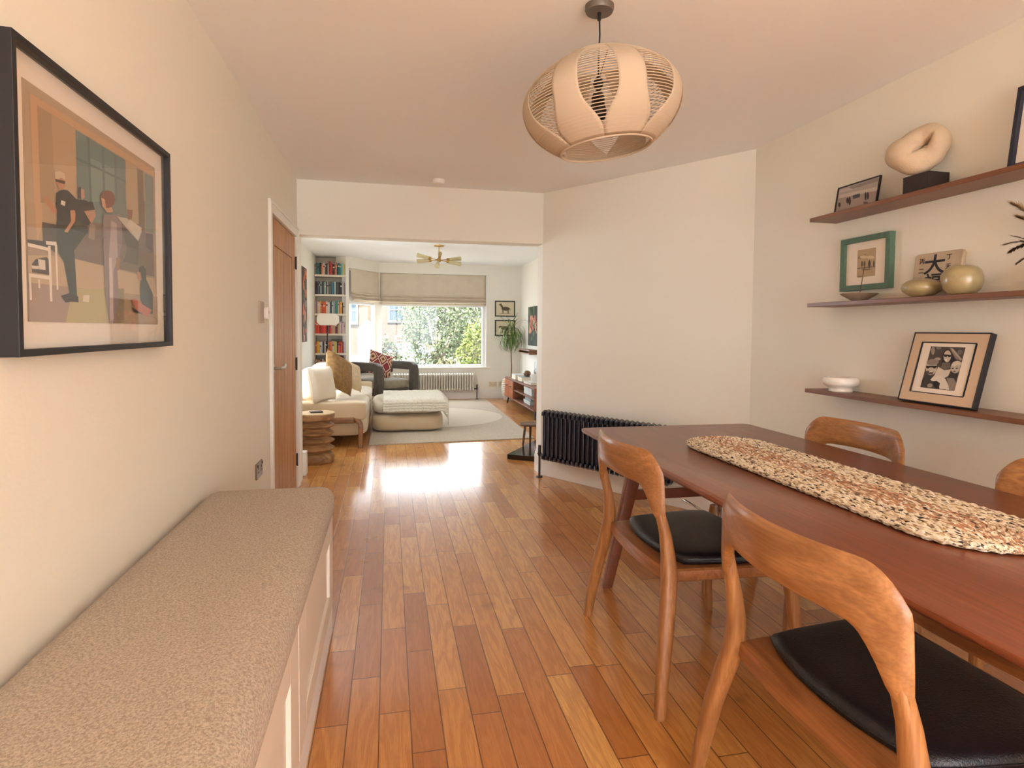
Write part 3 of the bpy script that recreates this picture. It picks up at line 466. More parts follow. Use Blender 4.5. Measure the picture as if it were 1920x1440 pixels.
# ---- chair
def make_chair():
    t = thing('dining_chair', '-', 'chair')
    # local frame: +x towards the table, y lateral, origin under the seat centre
    def sec(c, tx, w, d, n=14):
        """rounded section centred c, w lateral (y), d fore-aft (x); plane tilted by nothing"""
        return [(c[0]+d/2*math.copysign(abs(math.cos(a))**.7, math.cos(a)), c[1]+w/2*math.copysign(abs(math.sin(a))**.7, math.sin(a)), c[2]) for a in [2*PI*k/n for k in range(n)]]
    for s in (1, -1):
        # rear leg, running up past the seat and into the back
        st = [(-.270, .352, 0, .034, .036), (-.256, .338, .12, .040, .042), (-.236, .315, .26, .046, .050), (-.214, .287, .38, .050, .054),
              (-.206, .274, .44, .050, .054), (-.208, .267, .50, .044, .046), (-.218, .264, .57, .038, .038), (-.233, .2605, .63, .035, .033), (-.2435, .254, .685, .024, .024), (-.247, .248, .72, .010, .010)]
        b = MB(); b.loft([sec((x, s*y, z), 0, w, d) for x, y, z, w, d in st]); b.build('leg', M_chair, t)
        st = [(.285, .296, 0, .030, .030), (.270, .293, .20, .036, .038), (.250, .288, .36, .042, .048), (.238, .282, .425, .044, .056)]
        b = MB(); b.loft([sec((x, s*y, z), 0, w, d) for x, y, z, w, d in st]); b.build('leg', M_chair, t)
    # back rest: a curved band with rounded upper corners and filleted lower edge
    b = MB(); nu, nv = 40, 10; G0 = []; G1 = []
    for i in range(nu+1):
        u = -1+2*i/nu; y = u*.280
        zt = .850 - .072*max(0, (abs(u)-.70)/.30)**2.3
        zb = .718 + .012*(1-u*u) - .118*max(0, (min(abs(u), .92)-.60)/.32)**2.2
        px = -.310 + .072*(abs(u)**2.0) 
        r0 = []; r1 = []
        for j in range(nv+1):
            v = -1+2*j/nv; z = lerp(zb, zt, (v+1)/2)
            th = .024*(1-abs(v)**4)**.5*.5 + .0015
            wq = sstep((abs(u)-.58)/.3); th = lerp(th, .0195*(1-abs(v)**(8 if v > 0 else 2.6))**.5*(1-.45*(v+1)/2)+.0015, wq)
            if abs(u) > .93: th *= max(.3, math.sqrt(max(0, 1-((abs(u)-.93)/.07)**2*.9)))
            lean = -.05*(z-.78) + .012*(1-u*u)*0
            r0.append((px+lean+th, y, z)); r1.append((px+lean-th, y, z))
        G0.append(r0+r1[::-1])
    b.loft(G0); b.build('backrest', M_chairback, t)
    # seat rails
    def outline(k, n=10):
        pts = []
        for i in range(n+1):      # rear edge bowed backwards
            u = -1+2*i/n; pts.append((-.205-.018*(1-u*u)-.012*k, u*(.262+k)))
        for i in range(5): u = i/4; pts.append((lerp(-.14, .20, u), .268+.022*u+k*1))
        for i in range(n+1):
            u = 1-2*i/n; pts.append((.245+.02*(1-u*u)+k, u*(.262+k)))
        for i in range(5): u = 1-i/4; pts.append((lerp(-.14, .20, u), -(.268+.022*u+k)))
        return pts
    rings = []
    for z, k in ((.398, -.014), (.404, -.004), (.425, 0), (.438, -.001), (.444, -.008)): rings.append([(x, y, z) for x, y in outline(k)])
    b = MB(); b.loft(rings); b.build('seat_frame', M_seatw, t)
    rings = []
    def co(k):
        pts = []; n = 10
        for i in range(n+1): u = -1+2*i/n; pts.append((-.125-.045*(1-abs(u)**2.2)+.02*0-k, u*(.225+k)))
        for i in range(1, 6): u = i/6; pts.append((lerp(-.115, .20, u), .232+.035*u+k))
        for i in range(n+1): u = 1-2*i/n; pts.append((.222+.022*(1-u*u)+k, u*(.245+k)))
        for i in range(1, 6): u = 1-i/6; pts.append((lerp(-.115, .20, u), -(.232+.035*u+k)))
        return pts
    for z, k, f_ in ((.440, -.004, 1), (.447, .004, 1), (.460, .006, 1), (.470, .001, 1), (.475, .0, .965), (.478, 0, .90), (.479, 0, .7), (.477, 0, .4), (.476, 0, .08)):
        o_ = co(k); rings.append([(.045+(x-.045)*f_, y*f_, z) for x, y in o_])
    b = MB(); b.loft(rings); c = b.build('seat', M_leather, t); c['label'] = 'black leather seat pad'
    me = c.data; me.set_sharp_from_angle(angle=PI)
    b = MB(); b.tube([(x, y, .4575) for x, y in co(.006)], .0022, 6, close=True); b.build('piping', M_leather, c)
    return t
ch = make_chair()
ch.location = (1.125, 2.06, 0)
ch['label'] = 'wooden dining chair nearest the dark radiator, on the aisle side of the table'
ch['group'] = 'dining chairs around the walnut table'
copy_tree(ch, (1.10, 1.09, 0), 0, 'wooden dining chair in the near foreground, its curved back closest to the viewer')
copy_tree(ch, (1.765, 2.225, 0), PI, 'dining chair on the wall side below the white bowl, swirly grain on its back')
copy_tree(ch, (1.765, 1.30, 0), PI, 'dining chair on the wall side at the right edge, back rest partly cut off')

# ---- braided runner
def runner_mat():
    m = bpy.data.materials.new('braided_jute'); m.use_nodes = True; t = m.node_tree; N = t.nodes; L = t.links; b = N['Principled BSDF']
    tcn = N.new('ShaderNodeTexCoord'); mp = N.new('ShaderNodeMapping'); mp.inputs['Scale'].default_value = (1.0, .26, 1); L.new(tcn.outputs['Object'], mp.inputs[0])
    v = N.new('ShaderNodeTexVoronoi'); v.inputs['Scale'].default_value = 250; L.new(mp.outputs[0], v.inputs['Vector'])
    sp = N.new('ShaderNodeSeparateColor'); L.new(v.outputs['Color'], sp.inputs[0])
    r = N.new('ShaderNodeValToRGB'); r.color_ramp.interpolation = 'CONSTANT'; e = r.color_ramp.elements
    e[0].color = lin('#efe4cf'); e[1].position = .93; e[1].color = lin('#3a3430')
    for p, c in ((.42, '#d9c7a6'), (.68, '#b99b72'), (.80, '#8a7460')): q = e.new(p); q.color = lin(c)
    L.new(sp.outputs[0], r.inputs[0])
    # warmer terracotta threads in the middle
    sx = N.new('ShaderNodeSeparateXYZ'); L.new(tcn.outputs['Object'], sx.inputs[0])
    a = N.new('ShaderNodeMath'); a.operation = 'ABSOLUTE'; L.new(sx.outputs[0], a.inputs[0])
    lt = N.new('ShaderNodeMath'); lt.operation = 'LESS_THAN'; lt.inputs[1].default_value = .062; L.new(a.outputs[0], lt.inputs[0])
    g = N.new('ShaderNodeMath'); g.operation = 'GREATER_THAN'; g.inputs[1].default_value = .55; L.new(sp.outputs[1], g.inputs[0])
    mu = N.new('ShaderNodeMath'); mu.operation = 'MULTIPLY'; L.new(lt.outputs[0], mu.inputs[0]); L.new(g.outputs[0], mu.inputs[1])
    mx = N.new('ShaderNodeMix'); mx.data_type = 'RGBA'; L.new(mu.outputs[0], mx.inputs[0]); L.new(r.outputs[0], mx.inputs[6]); mx.inputs[7].default_value = lin('#b98868')
    L.new(mx.outputs[2], b.inputs['Base Color']); b.inputs['Roughness'].default_value = .9
    bp = N.new('ShaderNodeBump'); bp.inputs['Strength'].default_value = .6; bp.inputs['Distance'].default_value = .003; bp.invert = True
    L.new(v.outputs['Distance'], bp.inputs['Height']); L.new(bp.outputs[0], b.inputs['Normal'])
    return m
b = MB(); NR = 9
for k in range(NR):
    hw_, hl_ = .176*(1-k/NR)-.004, .70-.176*k/NR-.004
    pts = []; sl = hl_-hw_
    for i in range(49): a = -PI/2+PI*i/48+PI/2; pts.append((hw_*math.cos(a), sl+hw_*math.sin(a), .010))
    for i in range(49): a = PI+PI*i/48; pts.append((hw_*math.cos(a), -sl+hw_*math.sin(a), .010))
    # resample evenly
    P = [Vector(p) for p in pts]+[Vector(pts[0])]; tot = sum((P[i+1]-P[i]).length for i in range(len(P)-1)); m_ = max(24, int(tot/.009)); Q = []; acc = 0; i = 0
    for q in range(m_):
        tgt = tot*q/m_
        while acc+(P[i+1]-P[i]).length < tgt: acc += (P[i+1]-P[i]).length; i += 1
        Q.append(P[i].lerp(P[i+1], (tgt-acc)/max(1e-9, (P[i+1]-P[i]).length)))
    Q = [q+Vector((0,0,.0012*math.sin(j*2.1+k))) for j, q in enumerate(Q)]
    b.tube(Q, [.0100+.0014*math.sin(j*1.57+k) for j in range(len(Q))], 8, close=True)
rn = b.build('table_runner', runner_mat()); rn.location = (1.437, 1.735, .7525)
tag(rn, 'oval braided jute runner with black flecks lying along the dining table', 'table runner')

# ---- window bench with carpet top
M_bench = mat('bench_paint', (.74,.66,.57), .5)
def carpet_mat(name, c1, c2, scale, dist=.004, st=.8):
    m = bpy.data.materials.new(name); m.use_nodes = True; t = m.node_tree; N = t.nodes; L = t.links; b = N['Principled BSDF']
    tcn = N.new('ShaderNodeTexCoord'); n = N.new('ShaderNodeTexNoise'); n.inputs['Scale'].default_value = scale; n.inputs['Detail'].default_value = 4; n.inputs['Roughness'].default_value = .7
    L.new(tcn.outputs['Object'], n.inputs['Vector'])
    r = N.new('ShaderNodeValToRGB'); r.color_ramp.elements[0].position = .38; r.color_ramp.elements[1].position = .62; r.color_ramp.elements[0].color = lin(c1); r.color_ramp.elements[1].color = lin(c2)
    L.new(n.outputs[0], r.inputs[0]); L.new(r.outputs[0], b.inputs['Base Color']); b.inputs['Roughness'].default_value = 1; b.inputs['Specular IOR Level'].default_value = .1
    b.inputs['Sheen Weight'].default_value = .2
    bp = N.new('ShaderNodeBump'); bp.inputs['Strength'].default_value = st; bp.inputs['Distance'].default_value = dist; L.new(n.outputs[0], bp.inputs['Height']); L.new(bp.outputs[0], b.inputs['Normal'])
    return m
bn = thing('storage_bench', 'long painted storage bench with a beige carpeted top along the left wall', 'bench', (XL+.004, 0, 0))
Y0, Y1 = -.9, 2.48
b = MB(); b.box(.002, .458, Y0, Y1, 0, .505)
b.box(.458, .462, Y0, Y1, .0, .10)
b.build('body', M_bench, bn, bevel=.003)
MB().box(.458, .474, Y0, Y1+.008, 0, .11).build('plinth', M_white, bn, bevel=.003)
for y0, y1 in ((1.56, 2.475), (.64, 1.553), (-.28, .633)):
    dd = MB(); x0, x1 = .4585, .478
    st = .125
    dd.box(x0, x0+.008, y0, y1, .125, .492)
    dd.box(x0, x1, y0, y0+st, .125, .492); dd.box(x0, x1, y1-st, y1, .125, .492); dd.box(x0, x1, y0+st, y1-st, .125, .20); dd.box(x0, x1, y0+st, y1-st, .412, .492)
    dd.build('door', M_bench, bn, bevel=.002)
b = MB(); rings = []
M_carpet = carpet_mat('bench_carpet', '#9c8a76', '#cabba6', 190)
sx, sy_ = .242, (Y1-Y0)/2+.015; cx, cy = .243, (Y0+Y1)/2+.01
for z, k in ((.505, -.006), (.512, 0), (.54, .002), (.565, 0), (.585, -.008), (.600, -.022), (.610, -.045), (.615, -.09)):
    rings.append([(x, y, z) for x, y in rrect(sx+k if True else sx, sy_+k, max(.045+k, .012), 6, cx, cy)])
b.loft(rings)
c = b.build('carpet_top', M_carpet, bn); c.data.set_sharp_from_angle(angle=PI); c['label'] = 'beige looped carpet top'

# ---- column radiators
def radiator(name, label, mats, origin, direction, n, pitch, z0, z1, valve_side, depth=.1, out=.075):
    d = Vector(direction).normalized(); rz = math.atan2(d.y, d.x)
    t = thing(name, label, 'radiator', (origin[0], origin[1], 0), rz)   # local +x along wall, +y away from room? (-y into room)
    cb = MB()
    r = .0125
    for yy in (-depth/2+.018, 0, depth/2-.018):
        cb.tube([(0, yy, z0+.03), (0, yy, z1-.03)], r, 10)
    def head(z, s):
        pr = [(-depth/2+.006, 0), (-depth/2+.006, s*.022), (-depth/4, s*.030), (0, s*.024), (depth/4, s*.030), (depth/2-.006, s*.022), (depth/2-.006, 0)]
        pts = [(0, y, z+q) for y, q in pr]
        cb.tube(pts, .017, 8)
    head(z1-.045, 1); head(z0+.045, -1)
    first = None
    for i in range(n):
        if first is None: first = cb.build('column', mats, t); o = first
        else: o = first.copy(); COL.objects.link(o); o.parent = t
        o.location = (pitch*(i+.5), 0, 0)
    b = MB(); b.tube([(0, 0, z0+.035), (pitch*n, 0, z0+.035)], .013, 10); b.tube([(0, 0, z1-.035), (pitch*n, 0, z1-.035)], .013, 10); b.build('header_pipe', mats, t)
    vx = -.055 if valve_side < 0 else pitch*n+.055
    b = MB(); b.tube([(vx, 0, 0), (vx, 0, z0+.075)], .0095, 10); b.tube([(vx, 0, 0), (vx, 0, .012)], [.03, .024], 16)
    b.tube([(vx, 0, z0+.025), (vx, 0, z0+.115)], [.015, .013], 12); b.tube([(vx, 0, z0+.035), (vx+(.05 if valve_side < 0 else -.05), 0, z0+.035)], .012, 10)
    b.tube([(vx, 0, z0+.04), (vx, 0, z0+.05)], .019, 10)
    b.build('valve', M_valve, t)
    L_ = pitch*n
    for xx in (L_*.2, L_*.8):
        for zz in (z1-.105, z0+.105): MB().box(xx-.012, xx+.012, -.01, out, zz-.015, zz+.015).build('bracket', mats, t)
    return t
M_valve = mat('dark_chrome', '#4c4844', .3, .9)
M_navy = mat('navy_enamel', '#15182c', .22, coat=.6)
M_radw = mat('white_enamel', '#dcd5c6', .35)
d = Vector((XR-1.29, 3.40-4.9)).normalized(); nrm = Vector((d.y, -d.x)); nrm = -nrm if nrm.y > 0 else nrm
o = Vector((1.29, 4.9))+d*.115+nrm*.085
radiator('column_radiator', 'dark navy column radiator on the angled wall behind the dining table', M_navy, o, d, 26, .0455, .16, .585, -1, out=.08)
radiator('column_radiator', 'cream column radiator under the bay window', M_radw, (.06, 10.44), (1, 0), 31, .0462, .155, .475, 1, out=.10)

# ---- pendant
M_cable = mat('black_flex', '#1d1716', .5)
pd = thing('pendant_lamp', 'large cream ribbed lantern pendant hanging over the dining table', 'pendant light', (.742, 2.056, H))
M_can = mat('grey_metal', '#6f675d', .45, .3)
MB().lathe([(.001, 0), (.052, 0), (.052, -.012), (.048, -.022), (.001, -.024)], 32).build('canopy', M_can, pd)
MB().tube([(0, 0, -.02), (.003, 0, -.10), (0, 0, -.18), (0, 0, -.27)], .0032, 8).build('cable', M_cable, pd)
MB().tube([(0, 0, -.02), (0, 0, -.05)], .007, 10).build('cable_grip', M_cable, pd)
hd = MB(); hd.lathe([(.001, -.245), (.006, -.25), (.016, -.262), (.020, -.275), (.014, -.288), (.008, -.30), (.018, -.31), (.024, -.325), (.024, -.35), (.030, -.365), (.032, -.38), (.026, -.40), (.014, -.415), (.001, -.42)], 20)
M_bulb = mat('dark_lampholder', '#241a18', .3)
hd.build('bulb_holder', M_bulb, pd)
sh = bpy.data.objects.new('lamp_shade', None); COL.objects.link(sh); sh.parent = pd
COL.objects.unlink(sh); bpy.data.objects.remove(sh)
Ms = Matrix.Translation((.012, 0, -.350)) @ Matrix.Rotation(R(-7.5), 4, 'Y')
RW, HH = .286, .157
def shp(t):   # t -1 bottom .. 1 top; radius and height of the oblate shell
    z = t*HH
    rr_ = RW*(1-abs(t)**2.35*(.52 if t > 0 else .40))
    return rr_*(1-.04*abs(t)), z
ringsw = MB(); NW = 34
for i in range(NW+1):
    t_ = -1+2*i/NW; rr_, z = shp(t_)
    rad = .0017 if 0 < i < NW else .004
    n = 56; ringsw.tube([Ms @ Vector((rr_*math.cos(2*PI*j/n), rr_*math.sin(2*PI*j/n), z)) for j in range(n)], rad, 5, close=True)
M_paper = None
def paper():
    m = bpy.data.materials.new('cream_shade_fabric'); m.use_nodes = True; t = m.node_tree; t.nodes.clear()
    o = t.nodes.new('ShaderNodeOutputMaterial'); d = t.nodes.new('ShaderNodeBsdfDiffuse'); tr = t.nodes.new('ShaderNodeBsdfTranslucent'); mx = t.nodes.new('ShaderNodeMixShader')
    d.inputs[0].default_value = lin('#dbcbb4'); tr.inputs[0].default_value = lin('#e0cbae'); mx.inputs[0].default_value = .33
    t.links.new(d.outputs[0], mx.inputs[1]); t.links.new(tr.outputs[0], mx.inputs[2]); t.links.new(mx.outputs[0], o.inputs[0]); return m
M_paper = paper()
shade = ringsw.build('lamp_shade', M_paper, pd)
# eight fabric petals
PH = R(-75+8+22)
for k in range(8):
    pb = MB(); n = 26; g = []; m_ = 10
    for i in range(n+1):
        t_ = -1+2*i/n; rr_, z = shp(t_)
        wd = R(9.5)+R(13)*sstep((-t_+.1)/1.0)**2.3+R(2)*sstep((t_-.45)/.55)
        row = []
        for j in range(m_+1):
            a = PH+k*PI/4+wd*(-1+2*j/m_)
            row.append(Ms @ Vector(((rr_+.0016)*math.cos(a), (rr_+.0016)*math.sin(a), z)))
        g.append(row)
    vs = [v for r in g for v in r]; w_ = m_+1
    pb.add(vs, [(i*w_+j, i*w_+j+1, (i+1)*w_+j+1, (i+1)*w_+j) for i in range(n) for j in range(m_)])
    po = pb.build('fabric_strip', M_paper, shade, recalc=False)
    sdm = po.modifiers.new('thick', 'SOLIDIFY'); sdm.thickness = .0008
b = MB(); rr_, z = shp(.60)
for k in range(3):
    a = 2*PI*k/3+.3; b.tube([(0, 0, -.268), Ms @ Vector((rr_*math.cos(a), rr_*math.sin(a), z))], .0018, 6)
b.build('shade_arm', M_can, pd)

# ---- smoke sensor, switch, sockets
sm = MB().lathe([(.001, 0), (.048, 0), (.048, -.012), (.042, -.03), (.03, -.036), (.001, -.037)], 32).build('smoke_alarm', M_trim); sm.location = (.377, 4.657, H)
tag(sm, 'small round white smoke alarm on the ceiling before the opening', 'smoke alarm')
th = thing('thermostat', 'white wall controller beside the oak door', 'thermostat', (XL, 3.55, 1.335))
M_plate = mat('beige_plate', '#b39c86', .5); M_wp = mat('white_plastic', '#ece6dc', .4)
MB().box(0, .010, -.075, .035, -.055, .065).build('wall_plate', M_plate, th, bevel=.002)
b = MB(); b.prism([(x, y) for x, y in rrect(.026, .036, .018, 5)], 0, .022); b.xf(Matrix.Translation((.01, .05, .0)) @ Matrix(((0,0,1),(1,0,0),(0,1,0))).to_4x4()); b.build('controller', M_wp, th, bevel=.002)
b = MB(); b.tube([(.031, .05, .006), (.0325, .05, .006)], .011, 16); b.build('dial', M_plate, th)
def socket(name, label, loc, rz, m, ins):
    t = thing(name, label, 'socket', loc, rz)
    MB().box(-.073, .073, -.009, 0, -.043, .043).build('face_plate', m, t, bevel=.002)
    for sx_ in (-.036, .036):
        b = MB()
        b.box(sx_-.004, sx_+.004, -.0105, -.008, .006, .02); b.box(sx_-.014, sx_-.008, -.0105, -.008, -.012, -.004); b.box(sx_+.008, sx_+.014, -.0105, -.008, -.012, -.004); b.box(sx_-.006+.02*(1 if sx_ > 0 else -1), sx_+.006+.02*(1 if sx_ > 0 else -1), -.013, -.008, .022, .036)
        b.build('socket_outlet', ins, t)
    return t
M_pewter = mat('pewter_plate', '#8b7f74', .35, .7)
socket('wall_socket', 'grey metal double socket low on the left wall by the bench', (XL, 3.435, .468), PI/2, M_pewter, mat('black_insert', '#2c2724', .5))
# ================================================================ SHELVES ON THE RIGHT WALL
M_shelf = wood('teak_shelf', '#855433', '#5c361e', 'Y', 8, .42, .1, fig=.6)
XF = 2.137
for zt, z0, lab in ((1.842, 1.822, 'highest wooden wall shelf, carrying the pale sculpture'), (1.403, 1.383, 'middle wooden wall shelf, holding the calligraphy tile and green vases'), (.957, .937, 'lowest wooden wall shelf, holding the white bowl and family photo')):
    o = MB().box(XF, XR+.0, .1, 2.692, z0, zt).build('wall_shelf', M_shelf, bevel=.002); tag(o, lab, 'shelf', 'floating shelves on the right wall')
ZT, ZM, ZB = 1.842, 1.403, .957

def art_mesh(name, polys, w, h, parent, M, base_off=.0006):
    """flat printed picture: coloured shapes laid on one another, in local x (right) / z (up)"""
    mats = []; cols = {}; b = MB()
    for i, (c, pts) in enumerate(polys):
        if c not in cols: cols[c] = len(mats); mats.append(mat('print_ink_'+c[1:], c, .6, spec=.3))
        b.cur = cols[c]
        vs = [((u-.5)*w, -base_off-i*.00006, (v-.5)*h) for u, v in pts]
        b.add(vs, [tuple(range(len(vs)))])
    b.xf(M)
    return b.build(name, mats, parent, smooth=False, recalc=False)
def frame_mb(w, h, fw, d):
    """mitred frame in XZ, front towards -Y, back at y=0"""
    b = MB(); P = []
    for s in (0, 1):
        for y in (0, -d):
            k = fw*s
            P.append([(-w/2+k, y, -h/2+k), (w/2-k, y, -h/2+k), (w/2-k, y, h/2-k), (-w/2+k, y, h/2-k)])
    o0, f0, o1, f1 = P[0], P[1], P[2], P[3]
    b.add(o0+f0+f1+o1, [q for i in range(4) for j in [(i+1) % 4] for q in ((i, j, 4+j, 4+i), (4+i, 4+j, 8+j, 8+i), (8+i, 8+j, 12+j, 12+i), (12+i, 12+j, j, i))])
    return b
def picture(name, label, cat, loc, rz, tilt, w, h, fw, d, fmat, mat_c, polys=None, pw=0, ph=0, pz=0, glass=False, backing='#efe6da', group=None, stand=False, lift=True):
    """framed picture; loc is the bottom centre of its back edge"""
    t = thing(name, label, cat, loc, group=group, rot=(0, 0, rz))
    M = Matrix.Rotation(tilt, 4, 'X') @ Matrix.Translation((0, 0, h/2))
    frame_mb(w, h, fw, d).xf(M).build('frame', fmat, t, bevel=.0012, smooth=False)
    b = MB(); b.box(-w/2+fw*.6, w/2-fw*.6, -d*.45, -.002, -h/2+fw*.6, h/2-fw*.6).xf(M).build('mount', mat_c, t, smooth=False)
    M2 = M @ Matrix.Translation((0, -d*.45, pz))
    if polys is not None:
        bb = MB().box(-pw/2, pw/2, -.0005, 0, -ph/2, ph/2).xf(M2).build('print', mat('print_base_'+backing[1:], backing, .6), t, smooth=False)
        art_mesh('print_image', polys, pw, ph, bb, M2)
    if glass:
        MB().box(-w/2+fw*.7, w/2-fw*.7, -d*.8, -d*.8+.001, -h/2+fw*.7, h/2-fw*.7).xf(M).build('glass', M_picglass, t, smooth=False)
    if stand:
        MB().box(-.02, .02, 0, .003, -h/2, h*.1).xf(Matrix.Translation((0, .002, h*.45)) @ Matrix.Rotation(-tilt*1.2, 4, 'X')).build('easel_back', M_black, t)
    return t
M_picglass = thin_glass('picture_glass', .05, .42)
M_black = mat('black_frame', '#1c1b1f', .5)
M_mount = mat('cream_mount', '#eadccb', .8)
M_mount2 = mat('white_mount', '#f0e6da', .8)

# photo of studio on left wall (frame back on the wall)
t = picture('framed_photograph', 'large black-framed colour photograph of figures in a studio, hung on the left wall', 'picture', (XL, 1.645, 1.192), -PI/2+PI, 0, .79, .60, .014, .040, M_black, M_mount2, ART_STUDIO, .655, .47, .002, True, '#a9927a')
# leaning things
picture('photo_frame', 'thin black frame with a beach snapshot at the far end of the top shelf', 'picture', (2.20, 2.455, ZT), -PI/2, R(-9), .262, .136, .005, .012, M_black, M_mount, ART_BEACH, .250, .124, 0, backing='#a79d96', stand=True)
picture('picture_frame', 'tall dark frame cut off by the photo\'s right edge on the top shelf', 'picture', (2.222, 1.563, ZT), -PI/2, R(-7), .36, .30, .016, .030, mat('blue_black_frame', '#1b2033', .5), M_mount2)
M_green = mat('green_beaded', '#587865', .5, bump=(220, .6))
gf = picture('picture_frame', 'green beaded frame with a small sepia drawing on the wall above the middle shelf', 'picture', (XR, 2.468, 1.462), -PI/2, 0, .305, .262, .026, .030, M_green, M_mount, ART_GREEN, .112, .135, .0, backing='#b79f7c')
fm = picture('photo_frame', 'cream-framed black and white photo of three people leaning on the bottom shelf', 'picture', (2.19, 1.977, ZB), -PI/2, R(-15), .335, .302, .004, .028, M_black, mat('pale_wood', '#cdb193', .6), ART_FAMILY, .150, .178, .002, backing='#4d443e')
Mf = Matrix.Rotation(R(-15), 4, 'X') @ Matrix.Translation((0, 0, .151))
frame_mb(.335-.01, .302-.01, .040, .026).xf(Mf).build('inner_frame', mat('pale_wood', '#cdb193', .6), fm, bevel=.001, smooth=False)
frame_mb(.240, .220, .004, .0268).xf(Mf).build('black_fillet', M_black, fm, smooth=False)
MB().box(-.118, .118, -.022, -.013, -.108, .108).xf(Mf).build('inner_mount', M_mount, fm, smooth=False)
for ch_ in fm.children:
    if ch_.name.startswith('print'):
        ch_.location = Vector((0, 0, 0)) + (Matrix.Rotation(R(-15), 4, 'X') @ Vector((0, -.0100, 0)))

# stone sculpture: a pierced organic ring on a dark block
sc = thing('sculpture', 'pale pierced stone sculpture on a dark block, top shelf', 'sculpture', (2.210, 2.088, ZT))
b = MB(); b.box(-.052, .052, -.062, .062, 0, .074).build('plinth', mat('dark_block', '#2b211d', .7, bump=(150, .3)), sc, bevel=.002)
M_stone = mat('pale_stone', '#cdb79a', .75, bump=(300, .25), vary=(14, .06))
b = MB(); rings = []; n = 44; ud = Vector((-.45, .89, 0)); up_ = Vector((.10, .05, .99)).normalized(); nd = ud.cross(up_).normalized()
def outer(a):
    d_ = math.degrees(a) % 360
    pts = [(0,.088),(40,.094),(75,.100),(110,.094),(145,.100),(175,.140),(197,.150),(225,.130),(262,.124),(300,.100),(335,.084),(360,.088)]
    pts = [(p[0], p[1]) for p in pts]
    for i in range(len(pts)-1):
        if pts[i][0] <= d_ <= pts[i+1][0]:
            t_ = (d_-pts[i][0])/(pts[i+1][0]-pts[i][0]); return lerp(pts[i][1], pts[i+1][1], sstep(t_))
    return .088
for i in range(n):
    a = 2*PI*i/n; ro = outer(a); e = a-R(48); ri = 1/math.sqrt((math.cos(e)/.031)**2+(math.sin(e)/.007)**2)
    rm = (ro+ri)/2; hr = (ro-ri)/2; th = .046+.012*math.sin(a*2+.6)+.15*hr
    dirv = -ud*math.cos(a)+up_*math.sin(a); ring = []
    for j in range(20):
        q = 2*PI*j/20; ring.append(Vector((0, .008, .196)) + dirv*(rm+hr*math.cos(q)) + nd*(th*math.sin(q)) + nd*(.014*math.sin(a+.8)))
    rings.append(ring)
b.loft(rings, close=True); st = b.build('stone_ring', M_stone, sc, sub=1)

# incense dish and stick
dd = thing('incense_dish', 'small shallow clay dish with an upright incense stick, middle shelf', 'dish', (2.20, 2.417, ZM))
MB().lathe([(.001, 0), (.030, 0), (.034, .004), (.070, .026), (.082, .034), (.080, .036), (.066, .028), (.030, .012), (.001, .010)], 36).build('dish', mat('grey_clay', '#a5937f', .6, vary=(40, .1)), dd)
MB().tube([(0, .0, .008), (.0, -.028, .16)], .0018, 6).build('incense_stick', mat('incense', '#6b4c34', .8), dd)
# calligraphy tile
M_tile = mat('glazed_tile', '#baa68b', .5, vary=(18, .12), bump=(40, .15))
tl = thing('calligraphy_tile', 'upright stone tile painted with black calligraphy behind two green vases', 'tile', (2.278, 2.08, ZM), -PI/2)
Mt = Matrix.Rotation(R(-6), 4, 'X')
b = MB(); rp_ = rrect(.112, .096, .016, 4); b.prism(rp_, 0, .018); b.xf(Mt @ Matrix.Translation((0, 0, .097)) @ Matrix.Rotation(R(90), 4, 'X')); b.build('tile', M_tile, tl, bevel=.004)
M_ink = mat('brush_ink', '#1d1618', .6)
def text_mesh(s, size, loc, par, name='lettering', bold=0, sxy=1):
    cu = bpy.data.curves.new(name, 'FONT'); cu.body = s; cu.size = size; cu.align_x = 'CENTER'; cu.align_y = 'CENTER'; cu.extrude = .0004; cu.offset = bold
    to = bpy.data.objects.new(name, cu); COL.objects.link(to); bpy.context.view_layer.update()
    me = bpy.data.meshes.new_from_object(to.evaluated_get(bpy.context.evaluated_depsgraph_get())); COL.objects.unlink(to); bpy.data.objects.remove(to)
    me.transform(Mt @ Matrix.Translation((loc[0], -.0186, loc[1])) @ Matrix.Rotation(R(90), 4, 'X') @ Matrix.Diagonal((sxy, 1, 1, 1)))
    me.materials.clear(); me.materials.append(M_ink)
    o = bpy.data.objects.new(name, me); COL.objects.link(o); o.parent = par; return o
text_mesh('大', .088, (-.012, .135), tl, bold=.0016, sxy=1.15); text_mesh('福', .075, (-.012, .062), tl, bold=.0012, sxy=1.1)
for i, c in enumerate('丙二月'): text_mesh(c, .026, (-.073, .158-i*.042), tl, bold=.0004)
for i, c in enumerate('丁天松'): text_mesh(c, .026, (.052, .165-i*.040), tl, bold=.0004)
# two celadon vases
M_cel = mat('celadon_glaze', '#a0916a', .3, coat=.35, vary=(30, .14))
v1 = MB().lathe([(.001, 0), (.030, 0), (.045, .006), (.068, .022), (.073, .038), (.068, .054), (.052, .066), (.030, .0735), (.018, .076), (.012, .074), (.001, .07)], 40).build('vase', M_cel); v1.location = (2.170, 2.051, ZM)
tag(v1, 'squat oval green ceramic vase on the middle shelf, the lower of the two', 'vase')
v2 = MB().lathe([(.001, 0), (.035, 0), (.045, .004), (.060, .022), (.067, .045), (.067, .068), (.060, .092), (.045, .106), (.028, .112), (.020, .110), (.014, .10), (.001, .09)], 40).build('vase', M_cel); v2.location = (2.176, 1.880, ZM)
tag(v2, 'taller rounded green ceramic vase beside the calligraphy tile', 'vase')
